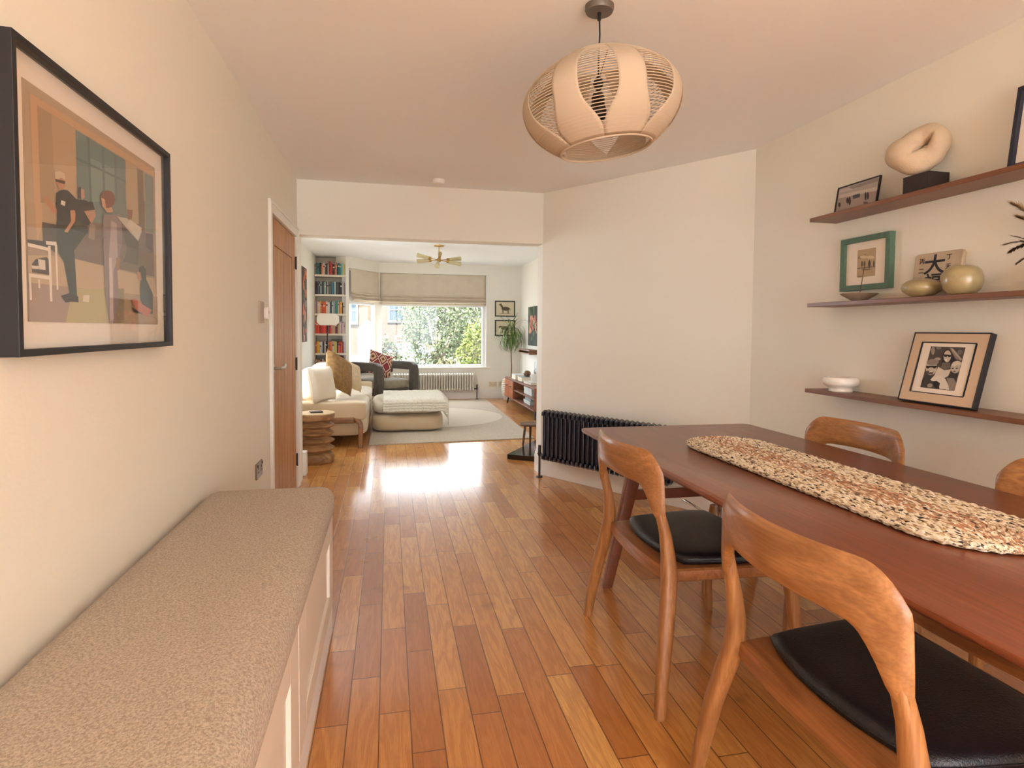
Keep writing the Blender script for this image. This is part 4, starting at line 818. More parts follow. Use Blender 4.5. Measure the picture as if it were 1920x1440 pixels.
# white bowl
bw = MB().lathe([(.001, 0), (.052, 0), (.055, .004), (.053, .016), (.056, .022), (.076, .032), (.083, .045), (.082, .060), (.074, .071), (.062, .073), (.060, .070), (.066, .062), (.070, .050), (.060, .036), (.001, .03)], 44).build('bowl', mat('white_ceramic', '#efe7dc', .3, coat=.3)); bw.location = (2.215, 2.532, ZB)
tag(bw, 'white footed ceramic bowl at the far end of the lowest shelf', 'bowl')
# dried grasses at the right edge: vase on the middle shelf
dg = thing('dried_grasses', 'spray of dried pampas and brown seed heads at the right edge above the middle shelf', 'dried flowers', (2.215, 1.53, ZM))
MB().lathe([(.001, 0), (.032, 0), (.048, .03), (.05, .06), (.03, .10), (.022, .115), (.018, .114), (.001, .06)], 28).build('vase', M_stone, dg)
M_pl = mat('pampas', '#b3976a', .9, vary=(60, .2)); M_sd = mat('seed_head', '#5a3e25', .9, vary=(80, .3))
r_ = random.Random(5)
def plume(base, tip, sag, wid, hairs, m, hl=.03):
    b = MB(); P = []
    for i in range(9):
        u = i/8; p = Vector(base).lerp(Vector(tip), u); p.z += sag*math.sin(PI*u*.6); P.append(p)
    b.tube(P, [.0016*(1-.5*i/8) for i in range(9)], 5)
    for k in range(hairs*2):
        u = .45+.55*r_.random(); i = min(7, int(u*8)); p = P[i].lerp(P[i+1], u*8-i); dr = (P[i+1]-P[i]).normalized()
        q = Vector((r_.uniform(-1,1), r_.uniform(-1,1), r_.uniform(-1,1)))*wid*(1.3-u) + dr*hl
        s_ = q.cross(Vector((0,0,1))).normalized()*.0022
        b.add([p-s_, p+s_, p+q], [(0,1,2)])
    b.build('stem', m, dg, recalc=False)
plume((0,0,.10), (.0,.20,.27), .05, .03, 260, M_pl); plume((0,0,.10), (.02,.19,.22), .05, .03, 260, M_pl); plume((0,0,.10), (.0,.20,.185), .02, .008, 120, M_sd, .015)
plume((0,0,.10), (-.01,.215,.10), .08, .012, 120, M_sd, .02); plume((0,0,.10), (.0,.205,.045), .11, .022, 420, M_sd, .012); plume((0,0,.10), (.01,.185,.02), .09, .014, 160, M_sd, .012)
plume((0,0,.10), (.0,.12,.28), .03, .03, 160, M_pl); plume((0,0,.10), (.0,-.1,.26), .03, .03, 160, M_pl)
# ================================================================ LIVING ROOM
M_sofa = mat('oatmeal_boucle', '#c9b391', .95, bump=(400, .35), sheen=.3)
M_sofal = mat('light_linen', '#cfc2ab', .95, bump=(400, .3), sheen=.2)
M_dkwood = wood('dark_oak', '#8f6036', '#603e20', 'X', 8, .45, .1)

# ---- rug
M_rug = carpet_mat('beige_rug', '#96866f', '#c6b8a2', 140, .003, .5)
M_rugl = carpet_mat('pale_rug_pattern', '#b9aa94', '#d6cab6', 140, .003, .5)
b = MB(); P = [(-.215,6.416), (1.64,6.53), (1.69,10.30), (-.19,10.25)]
b.prism(P, 0, .012); b.cur = 1
n = 28
def blob(pts): b.add([(x, y, .0125) for x, y in pts]+[(x, y, .0135) for x, y in pts], [tuple(range(len(pts), 2*len(pts)))]+[(i, (i+1) % len(pts), len(pts)+(i+1) % len(pts), len(pts)+i) for i in range(len(pts))])
blob([(.55+1.05*math.cos(2*PI*k/n)*(1 if math.cos(2*PI*k/n) > 0 else .6), 8.35+.95*math.sin(2*PI*k/n)) for k in range(n)])
rg = b.build('rug', [M_rug, M_rugl], smooth=False); tag(rg, 'large pale beige wool rug on the living room floor', 'rug')

# ---- sofa along the left wall
def bar(pts, wy, wz, n=12):
    """square-section soft tube"""
    b = MB(); pts = [Vector(p) for p in pts]; k = len(pts); rings = []
    for i, p in enumerate(pts):
        a = pts[max(0, i-1)]; c = pts[min(k-1, i+1)]; t = (c-a).normalized()
        side = Vector((1, 0, 0)) if abs(t.x) < .9 else Vector((0, 1, 0)); side = (side-t*side.dot(t)).normalized(); up = t.cross(side)
        rings.append([p+side*(x)+up*(y) for x, y in rrect(wy/2, wz/2, min(wy, wz)*.2, 3)])
    b.loft(rings); return b
sf = thing('sofa', 'oatmeal fabric sofa with oak side frame along the left wall', 'sofa', (-1.165, 7.62, 0))
def pad(x0, x1, y0, y1, z0, z1, m, name, par, e=5.5, seed=0):
    b = softbox((x1-x0)/2, (y1-y0)/2, (z1-z0)/2, e=e, seed=seed, amp=.012)
    b.xf(Matrix.Translation(((x0+x1)/2, (y0+y1)/2, (z0+z1)/2))); o = b.build(name, m, par); o.data.set_sharp_from_angle(angle=PI); return o
pad(.03, .93, -1.22, 1.22, .10, .30, M_sofa, 'base', sf, 9)
pad(.18, .935, -1.14, -.01, .27, .445, M_sofal, 'seat_cushion', sf, 5); pad(.18, .935, .01, 1.14, .27, .445, M_sofal, 'seat_cushion', sf, 5)
pad(.02, .24, -1.22, 1.22, .20, .70, M_sofa, 'back_frame', sf, 6)
pad(.16, .42, -1.06, -.02, .40, .80, M_sofal, 'back_cushion', sf, 3.2, 1); pad(.16, .42, .02, 1.10, .40, .80, M_sofal, 'back_cushion', sf, 3.2, 2)
for y0, y1 in ((-1.30, -1.10), (1.10, 1.30)):
    pad(.03, .925, y0, y1, .29, .485, M_sofa, 'arm', sf, 9)
for s in (-1, 1):
    y = s*1.285
    bar([(.03, y, .292), (.80, y, .292), (.845, y, .283), (.868, y, .25), (.872, y, .20), (.868, y, .0)], .048, .062).build('wood_frame', M_dkwood, sf)
    MB().tube([(.06, y, .30), (.06, y, 0)], [.03, .026], 10).build('leg', M_dkwood, sf)
def cushion(label, loc, w, h, t, rot, m, group=None, seed=0):
    b = pillow_mb(w, h, t, seed); b.xf(Matrix.Translation((0, 0, h/2)))
    o = b.build('cushion', m); o.location = loc; o.rotation_euler = rot; tag(o, label, 'cushion', group or 'scatter cushions'); return o
M_cbr = mat('mustard_weave', '#8f6b3e', .9, vary=(26, .28), bump=(300, .5)); M_ccr = mat('cream_weave', '#cdb894', .9, vary=(18, .12), bump=(260, .5)); M_cwh = mat('offwhite_cotton', '#d9ccb8', .95, bump=(120, .3), stretch=(1, 8, 1))
cushion('off-white ribbed cushion at the near end of the sofa, half hidden by the door frame', (-.665, 6.48, .475), .40, .38, .13, (R(-12), 0, R(62)), M_cwh, seed=3)
cushion('mustard brown woven cushion standing on its corner on the sofa', (-.555, 6.84, .565), .44, .44, .14, (R(-22), R(27), R(52)), M_cbr, seed=5)
cushion('cream and gold cushion behind the mustard one on the sofa', (-.44, 7.24, .535), .36, .36, .12, (R(-22), R(20), R(52)), M_ccr, seed=8)

# ---- ottoman and throw
ot = thing('ottoman', 'large oatmeal pouffe standing on the rug before the sofa', 'ottoman', (.222, 7.62, .015))
pad(-.44, .44, -.52, .52, 0, .215, M_sofa, 'base', ot, 5.5); pad(-.43, .43, -.51, .51, .205, .385, M_sofal, 'top_cushion', ot, 4.5)
M_thr = mat('knitted_throw', '#e0d9c6', .95, bump=(150, 1.0), vary=(60, .12), sheen=.2)
b = MB(); nx, ny = 96, 110; vs = []
for i in range(nx+1):
    for j in range(ny+1):
        u = -.28+.88*i/nx; v = -.665+.98*j/ny; z = .410
        ox = max(0, u-.40); oy = max(0, -.48-v); zx = u; zy = v
        if ox > 0: a = min(ox/.05, PI/2*1.0); zx = .425+.05*math.sin(min(ox/.05, PI/2)); z -= .05*(1-math.cos(min(ox/.05, PI/2))) + max(0, ox-.05*PI/2)
        if oy > 0: zy = -.505-.05*math.sin(min(oy/.05, PI/2)); z -= .05*(1-math.cos(min(oy/.05, PI/2))) + max(0, oy-.05*PI/2)
        k = noise.noise(Vector((u*7, v*7, 2)))*.008+noise.noise(Vector((u*22, v*22, 5)))*.004
        wv = .007*abs(math.sin(v*100)) if ox > .05 else (.008*abs(math.sin(z*100+.35*math.sin(u*160)))+.004*math.sin(u*30) if oy > .05 else 0)
        zz = max(.03, z+k + (.0075*abs(math.sin(v*100+.35*math.sin(u*160)))*(1 if oy < .05 else 0)))
        vs.append((zx+(wv if ox > .05 else 0)+(.012 if ox > .05 else 0), zy-(wv if oy > .05 else 0)-(.012 if oy > .05 else 0), zz))
m_ = ny+1
b.add(vs, [(i*m_+j, i*m_+j+1, (i+1)*m_+j+1, (i+1)*m_+j) for i in range(nx) for j in range(ny)])
tr = b.build('throw_blanket', M_thr, recalc=False); q = tr.modifiers.new('thick', 'SOLIDIFY'); q.thickness = .010; q.offset = 0
tr.location = (.205, 7.62, .018); tr.data.set_sharp_from_angle(angle=PI)
tag(tr, 'chunky knitted cream throw draped over the ottoman', 'throw')
b = MB(); r_ = random.Random(3)
for k in range(26):
    x = .205+.487+r_.uniform(-.004, .012); y = 7.62-.55+k*.031; zt = .20
    b.tube([(x, y, zt), (x+.006, y+r_.uniform(-.01, .01), zt-.045)], [.004, .002], 5)
fr_ = b.build('fringe', M_thr, tr); fr_.location = (-.205, -7.62, -.018); tag(fr_, kind='stuff')

# ---- turned side table
st_ = thing('side_table', 'stacked turned-wood drum side table beside the sofa arm', 'side table', (-.672, 5.72, 0))
M_log = wood('reclaimed_wood', '#b58b5e', '#76502f', 'X', 10, .6, 0, fig=1.4)
M_logt = wood('pale_table_top', '#c9ab80', '#a58558', 'X', 9, .55, 0, fig=.6)
prof = [(.001, 0), (.150, 0), (.162, .012), (.166, .055), (.150, .085), (.118, .100)]
z = .100
for k in range(4): prof += [(.165, z+.030), (.167, z+.038), (.120, z+.066), (.118, z+.072)]; z += .072
prof += [(.150, z+.010), (.168, z+.022), (.170, z+.065), (.166, z+.072), (.001, z+.072)]
MB().lathe(prof[:-2]+[(.168, z+.068), (.001, z+.068)], 40).build('pedestal', M_log, st_)
MB().lathe([(.001, z+.066), (.166, z+.066), (.170, z+.072), (.168, z+.078), (.001, z+.078)], 40).build('tabletop', M_logt, st_)
TT = z+.078
rc = MB().box(-.055, .055, -.045, .045, 0, .014).build('coaster', mat('dark_slate', '#4b4038', .5, vary=(50, .2)), bevel=.004); rc.location = (-.67, 5.72, TT); rc.rotation_euler = (0, 0, .3)
tag(rc, 'small dark square coaster on the turned side table', 'coaster')

# ---- white box + red leaflet behind the stub wall
wb = MB().box(-.06, .06, -.05, .05, 0, .20).build('storage_box', mat('white_card', '#e6dfd6', .6, vary=(40, .06)), bevel=.004); wb.location = (-.752, 5.235, 0)
tag(wb, 'small white carton on the floor behind the door frame', 'box')

# ---- armchair by the window
M_arm = mat('grey_velvet', '#4a4136', .8, sheen=.25, vary=(20, .2), bump=(90, .25)); M_armd = mat('grey_velvet_seat', '#857b66', .8, sheen=.25, vary=(14, .15))
ac = thing('armchair', 'grey-brown velvet armchair with open blocky arms near the window', 'armchair', (-.10, 9.60, .0125), R(40))
for s in (-1, 1):   # arm hoops, open rectangle: front leg, arm rest, rear leg
    x = s*.355
    b = bar([(x, -.34, 0), (x, -.34, .57), (x, -.325, .63), (x, -.28, .652), (x, -.10, .655), (x, .15, .655), (x, .28, .655)], .12, .13); b.build('arm', M_arm, ac)
b = MB(); rings = []
for k in range(15):   # curved back at arm height
    a = PI*k/14; rings.append([(math.cos(a)*(.355+dx), .24+math.sin(a)*(.14+dx), .60+dz) for dx, dz in rrect(.055, .085, .03, 3)])
b.loft(rings); b.build('backrest', M_arm, ac)
for s in (-1, 1): bar([(s*.25, .36, .56), (s*.25, .36, 0)], .10, .08).build('leg', M_arm, ac)
pad(-.30, .30, -.36, .34, .30, .455, M_armd, 'seat_cushion', ac, 5); pad(-.30, .30, -.34, .36, .19, .32, M_arm, 'base', ac, 8)
def kilim():
    m = bpy.data.materials.new('kilim_weave'); m.use_nodes = True; t = m.node_tree; N = t.nodes; L = t.links; b = N['Principled BSDF']
    tcn = N.new('ShaderNodeTexCoord'); sp = N.new('ShaderNodeSeparateXYZ'); mp = N.new('ShaderNodeMapping'); mp.inputs['Scale'].default_value = (6.0, 1, 4.6); mp.inputs['Location'].default_value = (.5, 0, .2); L.new(tcn.outputs['Object'], mp.inputs[0]); L.new(mp.outputs[0], sp.inputs[0])
    def M(op, a, c=None):
        n = N.new('ShaderNodeMath'); n.operation = op
        for i, x in enumerate((a, c)):
            if x is None: continue
            if isinstance(x, (int, float)): n.inputs[i].default_value = x
            else: L.new(x, n.inputs[i])
        return n.outputs[0]
    a = M('ABSOLUTE', M('SUBTRACT', M('FRACT', sp.outputs[0]), .5)); c = M('ABSOLUTE', M('SUBTRACT', M('FRACT', sp.outputs[2]), .5)); dd_ = M('ADD', a, c)
    r = N.new('ShaderNodeValToRGB'); r.color_ramp.interpolation = 'CONSTANT'; e = r.color_ramp.elements; e[0].color = lin('#4a2a2c'); e[1].position = .75; e[1].color = lin('#8a3434')
    for p, cc in ((.12, '#b98a5a'), (.22, '#d0b498'), (.34, '#7c2f33'), (.50, '#d8c0aa'), (.60, '#7a2a2e')): q = e.new(p); q.color = lin(cc)
    L.new(dd_, r.inputs[0]); L.new(r.outputs[0], b.inputs['Base Color']); b.inputs['Roughness'].default_value = .95; return m
kc = cushion('red and cream diamond-patterned cushion leaning in the velvet armchair', (-.17, 9.585, .50), .42, .42, .13, (R(-24), R(20), R(22)), kilim(), seed=11)

# ---- bookcase
M_bs = mat('shelf_paint', (.78,.70,.58), .6)
bk = thing('bookcase', 'built-in alcove bookcase with full rows of coloured paperbacks', 'bookcase', (-.93, 10.0, 0))
ZS = [.553, .856, 1.172, 1.494, 1.804, 2.117]
for k, z in enumerate(ZS): MB().box(-.238, .241, -.135, .168, z-.032, z).build('shelf', M_bs, bk, bevel=.002)
MB().box(-.238, .241, -.13, .168, 0, .20).build('plinth', M_bs, bk, bevel=.002)
MB().box(-.238, .241, .155, .168, .20, H-.002).build('back_panel', M_bs, bk, smooth=False)
pal = {0: ['#8b8478','#3f6a68','#4d7a76','#35524f','#2e2b2b','#e08a62','#d9cfc0','#5b4b45','#3a2f30','#c9c0b4','#6a3038','#b93a34','#c8443a','#4d4a3c','#3a3530','#c96a50','#d98a6a','#25242a','#1f5f68','#2f8a86','#8aa1a8','#c2b44a'],
 1: ['#4a4642','#23252a','#1f2227','#6a6478','#3a4048','#8b9aa0','#2c3036','#6b6a40','#9fb6c0','#2a2a30','#b9b4a4','#34302e','#8c8880','#263038','#4a7f90','#2c5f78','#a9b8b8','#33323a','#5a5148','#26282c','#2e2a2c','#b6b2a8','#7a6a5c'],
 2: ['#c9a284','#8a5a60','#d8b8a0','#cfc6b8','#d9a640','#c9523a','#d95a2a','#e06a30','#d9c8b8','#e0d8cc','#c9ccd0','#2e3a48','#38404c','#c0c4c0','#8f9a98','#3f7a6c','#4d8a7a','#c9b8a0','#b96a3a','#d9a83a','#2a2420','#d0c0a8'],
 3: ['#d9482c','#c93a26','#e05030','#7a2a24','#b93428','#d9402c','#e2563a','#c22f26','#e06a4a','#4a2a24','#d9503a','#c9463a','#d98a70','#b9a080','#c9a888','#7a2a38','#5c2430','#c9b070','#bfa35c','#c9bcc0','#a98a9c','#d8b8b8','#c9b8a0'],
 4: ['#b9603a','#e0a020','#e8b030','#d9a838','#cfc8c0','#c9c0c8','#4a5048','#2e2a28','#d0c8c0','#3a2a24','#2a2622','#c98a50','#d96a30','#e07a34','#c9b8b0','#d8c8c0','#c9b860','#cdbd6a','#3a3530','#d9685a','#c9302c','#d98868','#7a3030','#d9c8c0'],
 5: ['#a99078','#8a6f58','#c9b8a0','#7a5040','#b92a2a','#d8d0d0','#c9a88c','#3a3634','#c8b090','#d9c4a0','#5a4a3c','#c96a50','#b5a080','#8a9a8c','#3c4a54','#c9b0a8','#a88878','#d9c0a8','#b98a70','#c9b8a0','#4a5a54','#c9b0a0']}
names = {0: 'top shelf', 1: 'second shelf from the top', 2: 'third shelf from the top', 3: 'fourth shelf from the top', 4: 'fifth shelf from the top', 5: 'lowest visible shelf'}
ordn = ['first','second','third','fourth','fifth','sixth','seventh','eighth','ninth','tenth','eleventh','twelfth','thirteenth','fourteenth','fifteenth','sixteenth','seventeenth','eighteenth','nineteenth','twentieth','twenty-first','twenty-second','twenty-third','twenty-fourth','twenty-fifth','twenty-sixth']
def cname(h):
    r, g, b = [int(h[i:i+2], 16)/255 for i in (1, 3, 5)]; mx, mn = max(r, g, b), min(r, g, b); d = mx-mn
    if mx < .27: return 'black'
    if d < .09: return 'white' if mx > .8 else ('pale grey' if mx > .62 else 'dark grey')
    import colorsys
    hh, s_, v = colorsys.rgb_to_hsv(r, g, b); hh *= 360
    if s_ < .25 and v > .68: return 'cream' if hh < 70 else 'pale'
    if hh < 14 or hh > 345: return 'red' if s_ > .5 else 'pinkish'
    if hh < 32: return 'orange' if (s_ > .6 and v > .7) else 'brown' if v < .65 else 'salmon'
    if hh < 60: return 'yellow' if s_ > .5 and v > .7 else 'tan'
    if hh < 150: return 'green'
    if hh < 200: return 'teal'
    if hh < 260: return 'blue'
    return 'mauve'
hts = {0: .185, 1: .205, 2: .20, 3: .19, 4: .19, 5: .20}
proto = {}
r_ = random.Random(21)
for sh_, cols in pal.items():
    z = ZS[5-sh_]; widths = [r_.uniform(.011, .028) for _ in cols]; k = .455/sum(widths); widths = [w*k for w in widths]; x = -1.163
    for i, (c, w) in enumerate(zip(cols, widths)):
        h = hts[sh_]*r_.uniform(.88, 1.04); 
        if sh_ == 0 and i in (10, 11): h = .215
        d_ = r_.uniform(.12, .15)
        m = mat('book_cover_'+c[1:], c, .55); b = MB(); t2 = .0018
        b.box(0, w-.0006, 0, .0025, 0, h); b.box(0, t2, .0025, d_, 0, h); b.box(w-.0006-t2, w-.0006, .0025, d_, 0, h)
        bo = b.build('book', m, bevel=.0008)
        MB().box(t2, w-.0006-t2, .003, d_-.003, .003, h-.003).build('page_block', mat('book_pages', '#e4d8c2', .9), bo, smooth=False)
        if r_.random() < .55 and w > .012:
            zz = h*r_.uniform(.55, .8); MB().box(.0015, w-.0021, -.0004, .0005, zz, zz+h*.1).build('title_band', mat('band_'+('light' if r_.random() < .6 else 'dark'), '#e8dcc8' if r_.random() < .6 else '#2a2422', .6), bo, smooth=False)
        lean = 0
        if (sh_, i) in ((0, 10), (0, 14), (1, 1), (3, 21)): lean = R(r_.choice((-2, 2)))
        bo.location = (x, 9.872+r_.uniform(0, .012), z+.0005); bo.rotation_euler = (0, lean*0, 0)
        x += w
        size = 'slim' if w < .018 else ('thick' if w > .026 else 'upright')
        tag(bo, f"{size} {cname(c)} book, {ordn[i]} from the left on the {names[sh_]}", 'book', 'books on the '+names[sh_])
# a few books lying flat across the lower rows
for lab, x, z, w, h, c in (('green book lying flat on top of the fifth row of books', -.84, ZS[1]+.2005, .15, .018, '#4a5a4c'), ('dark book lying flat across the lowest row of books', -.80, ZS[0]+.2095, .16, .022, '#3a5a4c'), ('crimson book lying on the stack above the lowest row', -.78, ZS[0]+.232, .11, .014, '#9a3048'), ('pale book lying flat at the right end of the lowest row', -.72, ZS[0]+.2095, .05, .02, '#c9c4b8')):
    b = MB(); b.box(-w/2, w/2, 0, .14, 0, .002); b.box(-w/2, w/2, 0, .14, h-.002, h); b.box(-w/2, w/2, 0, .0025, 0, h)
    bo = b.build('book', mat('book_cover_'+c[1:], c, .55)); MB().box(-w/2+.003, w/2-.003, .003, .137, .002, h-.002).build('page_block', mat('book_pages', '#e4d8c2', .9), bo, smooth=False)
    bo.location = (x, 9.885, z+.003); tag(bo, lab, 'book', 'books lying flat on the rows')

# ---- floor lamp
fl = thing('floor_lamp', 'floor lamp with a small white lozenge shade in front of the bookcase', 'floor lamp', (-.915, 9.28, 0))
M_br = mat('bronze_metal', '#3c2a22', .4, .5); M_shd = mat('white_shade', '#e9dfd2', .8)
MB().lathe([(.001, 0), (.13, 0), (.13, .012), (.01, .02), (.001, .02)], 32).build('base', M_br, fl)
MB().tube([(0, 0, .01), (0, 0, 1.34)], .011, 10).build('pole', M_br, fl)
b = MB(); b.prism([(-.16,-.045), (-.115,-.09), (.115,-.09), (.16,-.045), (.16,.045), (.115,.09), (-.115,.09), (-.16,.045)], -.05, .05); b.xf(Matrix.Translation((.01, -.03, 1.39)) @ Matrix.Rotation(R(90), 4, 'X')); b.build('lamp_shade', M_shd, fl, bevel=.012)

# ---- roman blinds
M_linen = mat('linen_blind', '#d3c5b0', .9, bump=(350, .3), vary=(5, .05))
def blind(name, label, a, c, zt, zb):
    a = Vector(a); c = Vector(c); L_ = (c-a).length; d_ = (c-a).normalized(); n_ = Vector((d_.y, -d_.x)); rz = math.atan2(d_.y, d_.x)
    t = thing(name, label, 'roman blind', (a.x, a.y, 0), rz)
    prof = [(0, zt), (.004, zt-.01), (.010, zt-.25), (.012, zt-.375), (.045, zt-.388), (.050, zt-.400), (.018, zt-.412), (.024, zt-.425), (.058, zt-.440), (.062, zt-.452), (.022, zt-.464), (.026, zt-.475), (.066, zt-.492), (.070, zt-.504), (.024, zt-.514), (.024, zb+.01), (.012, zb)]
    b = MB(); n = 30; vs = []; k = len(prof)
    for i in range(n+1):
        x = L_*i/n
        for j, (o_, z) in enumerate(prof):
            sag = .006*math.sin(PI*i/n)*(j/k); vs.append((x, -(o_+.003*noise.noise(Vector((x*4, z*3, 1)))), z-sag))
    b.add(vs, [(i*k+j, i*k+j+1, (i+1)*k+j+1, (i+1)*k+j) for i in range(n) for j in range(k-1)])
    o_ = b.build('fabric', M_linen, t, recalc=False); q = o_.modifiers.new('thick', 'SOLIDIFY'); q.thickness = .003
    MB().box(.01, L_-.01, .002, .03, zt-.035, zt).build('headrail', M_white, t)
    return t
blind('roman_blind', 'wide linen roman blind half raised over the big bay window', (-.15, 10.56), (1.715, 10.56), 2.232, 1.685)
q0 = A0+(A1-A0).normalized()*.05; q1 = A1-(A1-A0).normalized()*.03
blind('roman_blind', 'narrow linen roman blind over the angled side window', q1+Vector((.015,-.01)), q0+Vector((.015,-.01)), 2.232, 1.70)

# ---- ceiling lamp
M_brass = mat('brushed_brass', '#b8924e', .3, .9); M_fglass = mat('ribbed_glass', '#cdbd8e', .4, trans=.3, spec=.5)
cl = thing('ceiling_lamp', 'brass sputnik ceiling lamp with six ribbed glass tubes in the living room', 'ceiling light', (.677, 8.24, H))
MB().lathe([(.001, 0), (.07, 0), (.068, -.016), (.001, -.018)], 32).build('canopy', M_brass, cl)
MB().tube([(0, 0, -.01), (0, 0, -.18)], .006, 8).build('stem', M_brass, cl)
b = MB(); b.lathe([(.001, -.235), (.022, -.23), (.034, -.205), (.022, -.18), (.001, -.175)], 20); b.build('hub', M_brass, cl)
for a, el in ((R(174), R(12)), (R(190), R(-6)), (R(4), R(6)), (R(-14), R(-10)), (R(82), R(24)), (R(-100), R(-22))):
    dv_ = Vector((math.cos(a)*math.cos(el), math.sin(a)*math.cos(el), math.sin(el))); c0 = Vector((0, 0, -.205))
    MB().tube([c0+dv_*.02, c0+dv_*.11], .005, 8).tube([c0+dv_*.11, c0+dv_*.155], .020, 12).build('arm', M_brass, cl)
    g = MB(); g.tube([c0+dv_*.145, c0+dv_*.31], [.021, .031], 18); g.build('glass_tube', M_fglass, cl)

# ---- wall art left wall of living room
wa = thing('abstract_painting', 'tall narrow abstract painting with orange shapes on the left living room wall', 'painting', (-1.17, 8.525, 1.065), PI/2)
M_abs = mat('dark_canvas', '#45342e', .8, vary=(12, .3))
MB().box(-.22, .22, -.03, 0, 0, 1.025).build('canvas', M_abs, wa, bevel=.003)
oc = [('#c9693c', -.02), ('#d98a5c', .0), ('#b9a08c', .02), ('#6b6350', 0)]; b = MB(); mats_ = [mat('paint_'+c[1:], c, .7) for c, _ in oc]; r_ = random.Random(4)
for k in range(24):
    b.cur = r_.choice((0, 1, 0, 1, 2, 3)); cx = r_.uniform(-.16, .16); cz = .05+k*.04; w1, h1 = r_.uniform(.03, .07), r_.uniform(.04, .09); n = 9
    pts = [(cx+w1*math.cos(2*PI*i/n)*r_.uniform(.7, 1.2), -.0303-k*.0001, min(1.01, max(.01, cz+h1*math.sin(2*PI*i/n)*r_.uniform(.7, 1.2)))) for i in range(n)]
    pts = [(max(-.21, min(.21, x)), y, z) for x, y, z in pts]; b.add(pts, [tuple(range(n))])
b.build('painted_shapes', mats_, wa, smooth=False, recalc=False)

# ---- prints on the pier
def small_print(label, loc, w, h, kind):
    t = picture('framed_print', label, 'picture', loc, 0, 0, w, h, .018, .02, M_black, mat('print_paper', '#ddd0b4', .8), group='framed animal prints beside the window')
    b = MB(); k = w/.36; O = []
    def e(cx, cz, rx, rz_, a=0, n=12): return [((cx+rx*math.cos(2*PI*i/n)*math.cos(a)-rz_*math.sin(2*PI*i/n)*math.sin(a))*k, -.0125-.0001*len(O), h/2+(cz+rx*math.cos(2*PI*i/n)*math.sin(a)+rz_*math.sin(2*PI*i/n)*math.cos(a))*k) for i in range(n)]
    if kind == 'zebra':
        for p in ((.01, .0, .075, .036), (-.06, .045, .04, .020, -1.0), (-.085, .075, .028, .013, .5)): O.append(e(*p))
        for x in (-.045, -.03, .05, .065): O.append(e(x, -.05, .006, .035))
        O.append(e(.09, -.01, .005, .03, .3)); O.append(e(0, -.09, .12, .004))
        for i in range(6): O.append(e(-.04+i*.02, .0, .003, .032, .2))
    else:
        for p in ((.0, .0, .08, .032), (-.085, .02, .03, .018, .3), (.07, .04, .012, .04, -.4)): O.append(e(*p))
        for x in (-.05, -.035, .05, .06): O.append(e(x, -.045, .006, .03))
        O.append(e(0, -.08, .12, .004))
    for i, p in enumerate(O):
        b.cur = 0 if i < (9 if kind == 'zebra' else 99) or i < 7 else 1
        b.add(p, [tuple(range(len(p)))])
    b.build('print_image', [mat('sepia_ink', '#6b5c46', .8), mat('dark_ink', '#3a3128', .8)], t, smooth=False, recalc=False)
    return t
small_print('black-framed zebra print, the upper of two beside the bay window', (2.070, 10.55, 1.497), .372, .287, 'zebra')
small_print('black-framed animal print behind the palm, below the zebra print', (2.072, 10.55, 1.145), .372, .290, 'other')
M_psw = mat('ivory_plate', '#d8c8ae', .5)
socket('wall_socket', 'ivory double socket above the skirting between radiator and palm', (1.855, 10.55, .262), 0, M_psw, mat('ivory_insert', '#a5957c', .5))
socket('wall_socket', 'ivory double socket beside the wicker basket', (2.035, 10.55, .262), 0, M_psw, mat('ivory_insert', '#a5957c', .5))

# ---- sideboard (media unit)
M_wal = wood('orange_walnut', '#b9693c', '#8a4526', 'Y', 7, .42, .1); M_wald = wood('walnut_carcass', '#8f5a3c', '#5e3420', 'Y', 7, .45, .1)
M_inner = wood('dark_interior', '#6a3b2c', '#45261c', 'Y', 7, .6)
mu = thing('media_unit', 'low walnut media unit with doors and open shelves along the right wall', 'sideboard', (1.95, 8.83, 0))
y0, y1 = -1.03, 1.06; z0, z1 = .125, .450
MB().box(0, .40, y0, y1, z1-.02, z1).build('top_panel', M_wald, mu, bevel=.002); MB().box(0, .40, y0, y1, z0, z0+.02).build('bottom_panel', M_wald, mu, bevel=.002)
MB().box(.38, .40, y0, y1, z0+.02, z1-.02).build('back_panel', M_inner, mu, smooth=False)
for y in (y1-.02, .36, y0): MB().box(0, .38, y, y+.02, z0+.02, z1-.02).build('divider', M_wald, mu, bevel=.002)
MB().box(.01, .38, y0+.02, .36, (z0+z1)/2-.01, (z0+z1)/2+.008).build('shelf', M_wald, mu, bevel=.002)
for ya, yb in ((.385, .705), (.712, 1.035)):
    dd_ = MB().box(-.006, .012, ya, yb, z0+.024, z1-.024).build('door', M_wal, mu, bevel=.003)
    MB().box(-.022, -.004, (ya+yb)/2-.07, (ya+yb)/2+.07, z1-.125, z1-.112).build('handle', M_br, dd_, bevel=.002)
for x, y, sx_, sy_ in ((.05, .95, -.02, .04), (.34, .95, .02, .04), (.05, -.92, -.02, -.04), (.34, -.92, .02, -.04)):
    MB().tube([(x, y, z0), (x+sx_, y+sy_, 0)], [.017, .011], 12).build('leg', M_black, mu)
M_pb = mat('pale_box', '#cdd0cc', .6); M_bb = mat('blue_grey_box', '#9fb0b4', .6)
def booklet(label, x, y, z, w, d_, h, m, rz=0, name='book', cat='book', group=None):
    t = thing(name, label, cat, (x, y, z), rz, group)
    b = MB(); b.box(-w/2, w/2, -d_/2, d_/2, 0, .004); b.box(-w/2, w/2, -d_/2, d_/2, h-.004, h); b.box(w/2-.004, w/2, -d_/2, d_/2, .004, h-.004); b.build('cover', m, t, bevel=.001)
    MB().box(-w/2+.004, w/2-.004, -d_/2+.004, d_/2-.004, .004, h-.004).build('page_block', mat('book_pages', '#e4d8c2', .9), t, smooth=False); return t
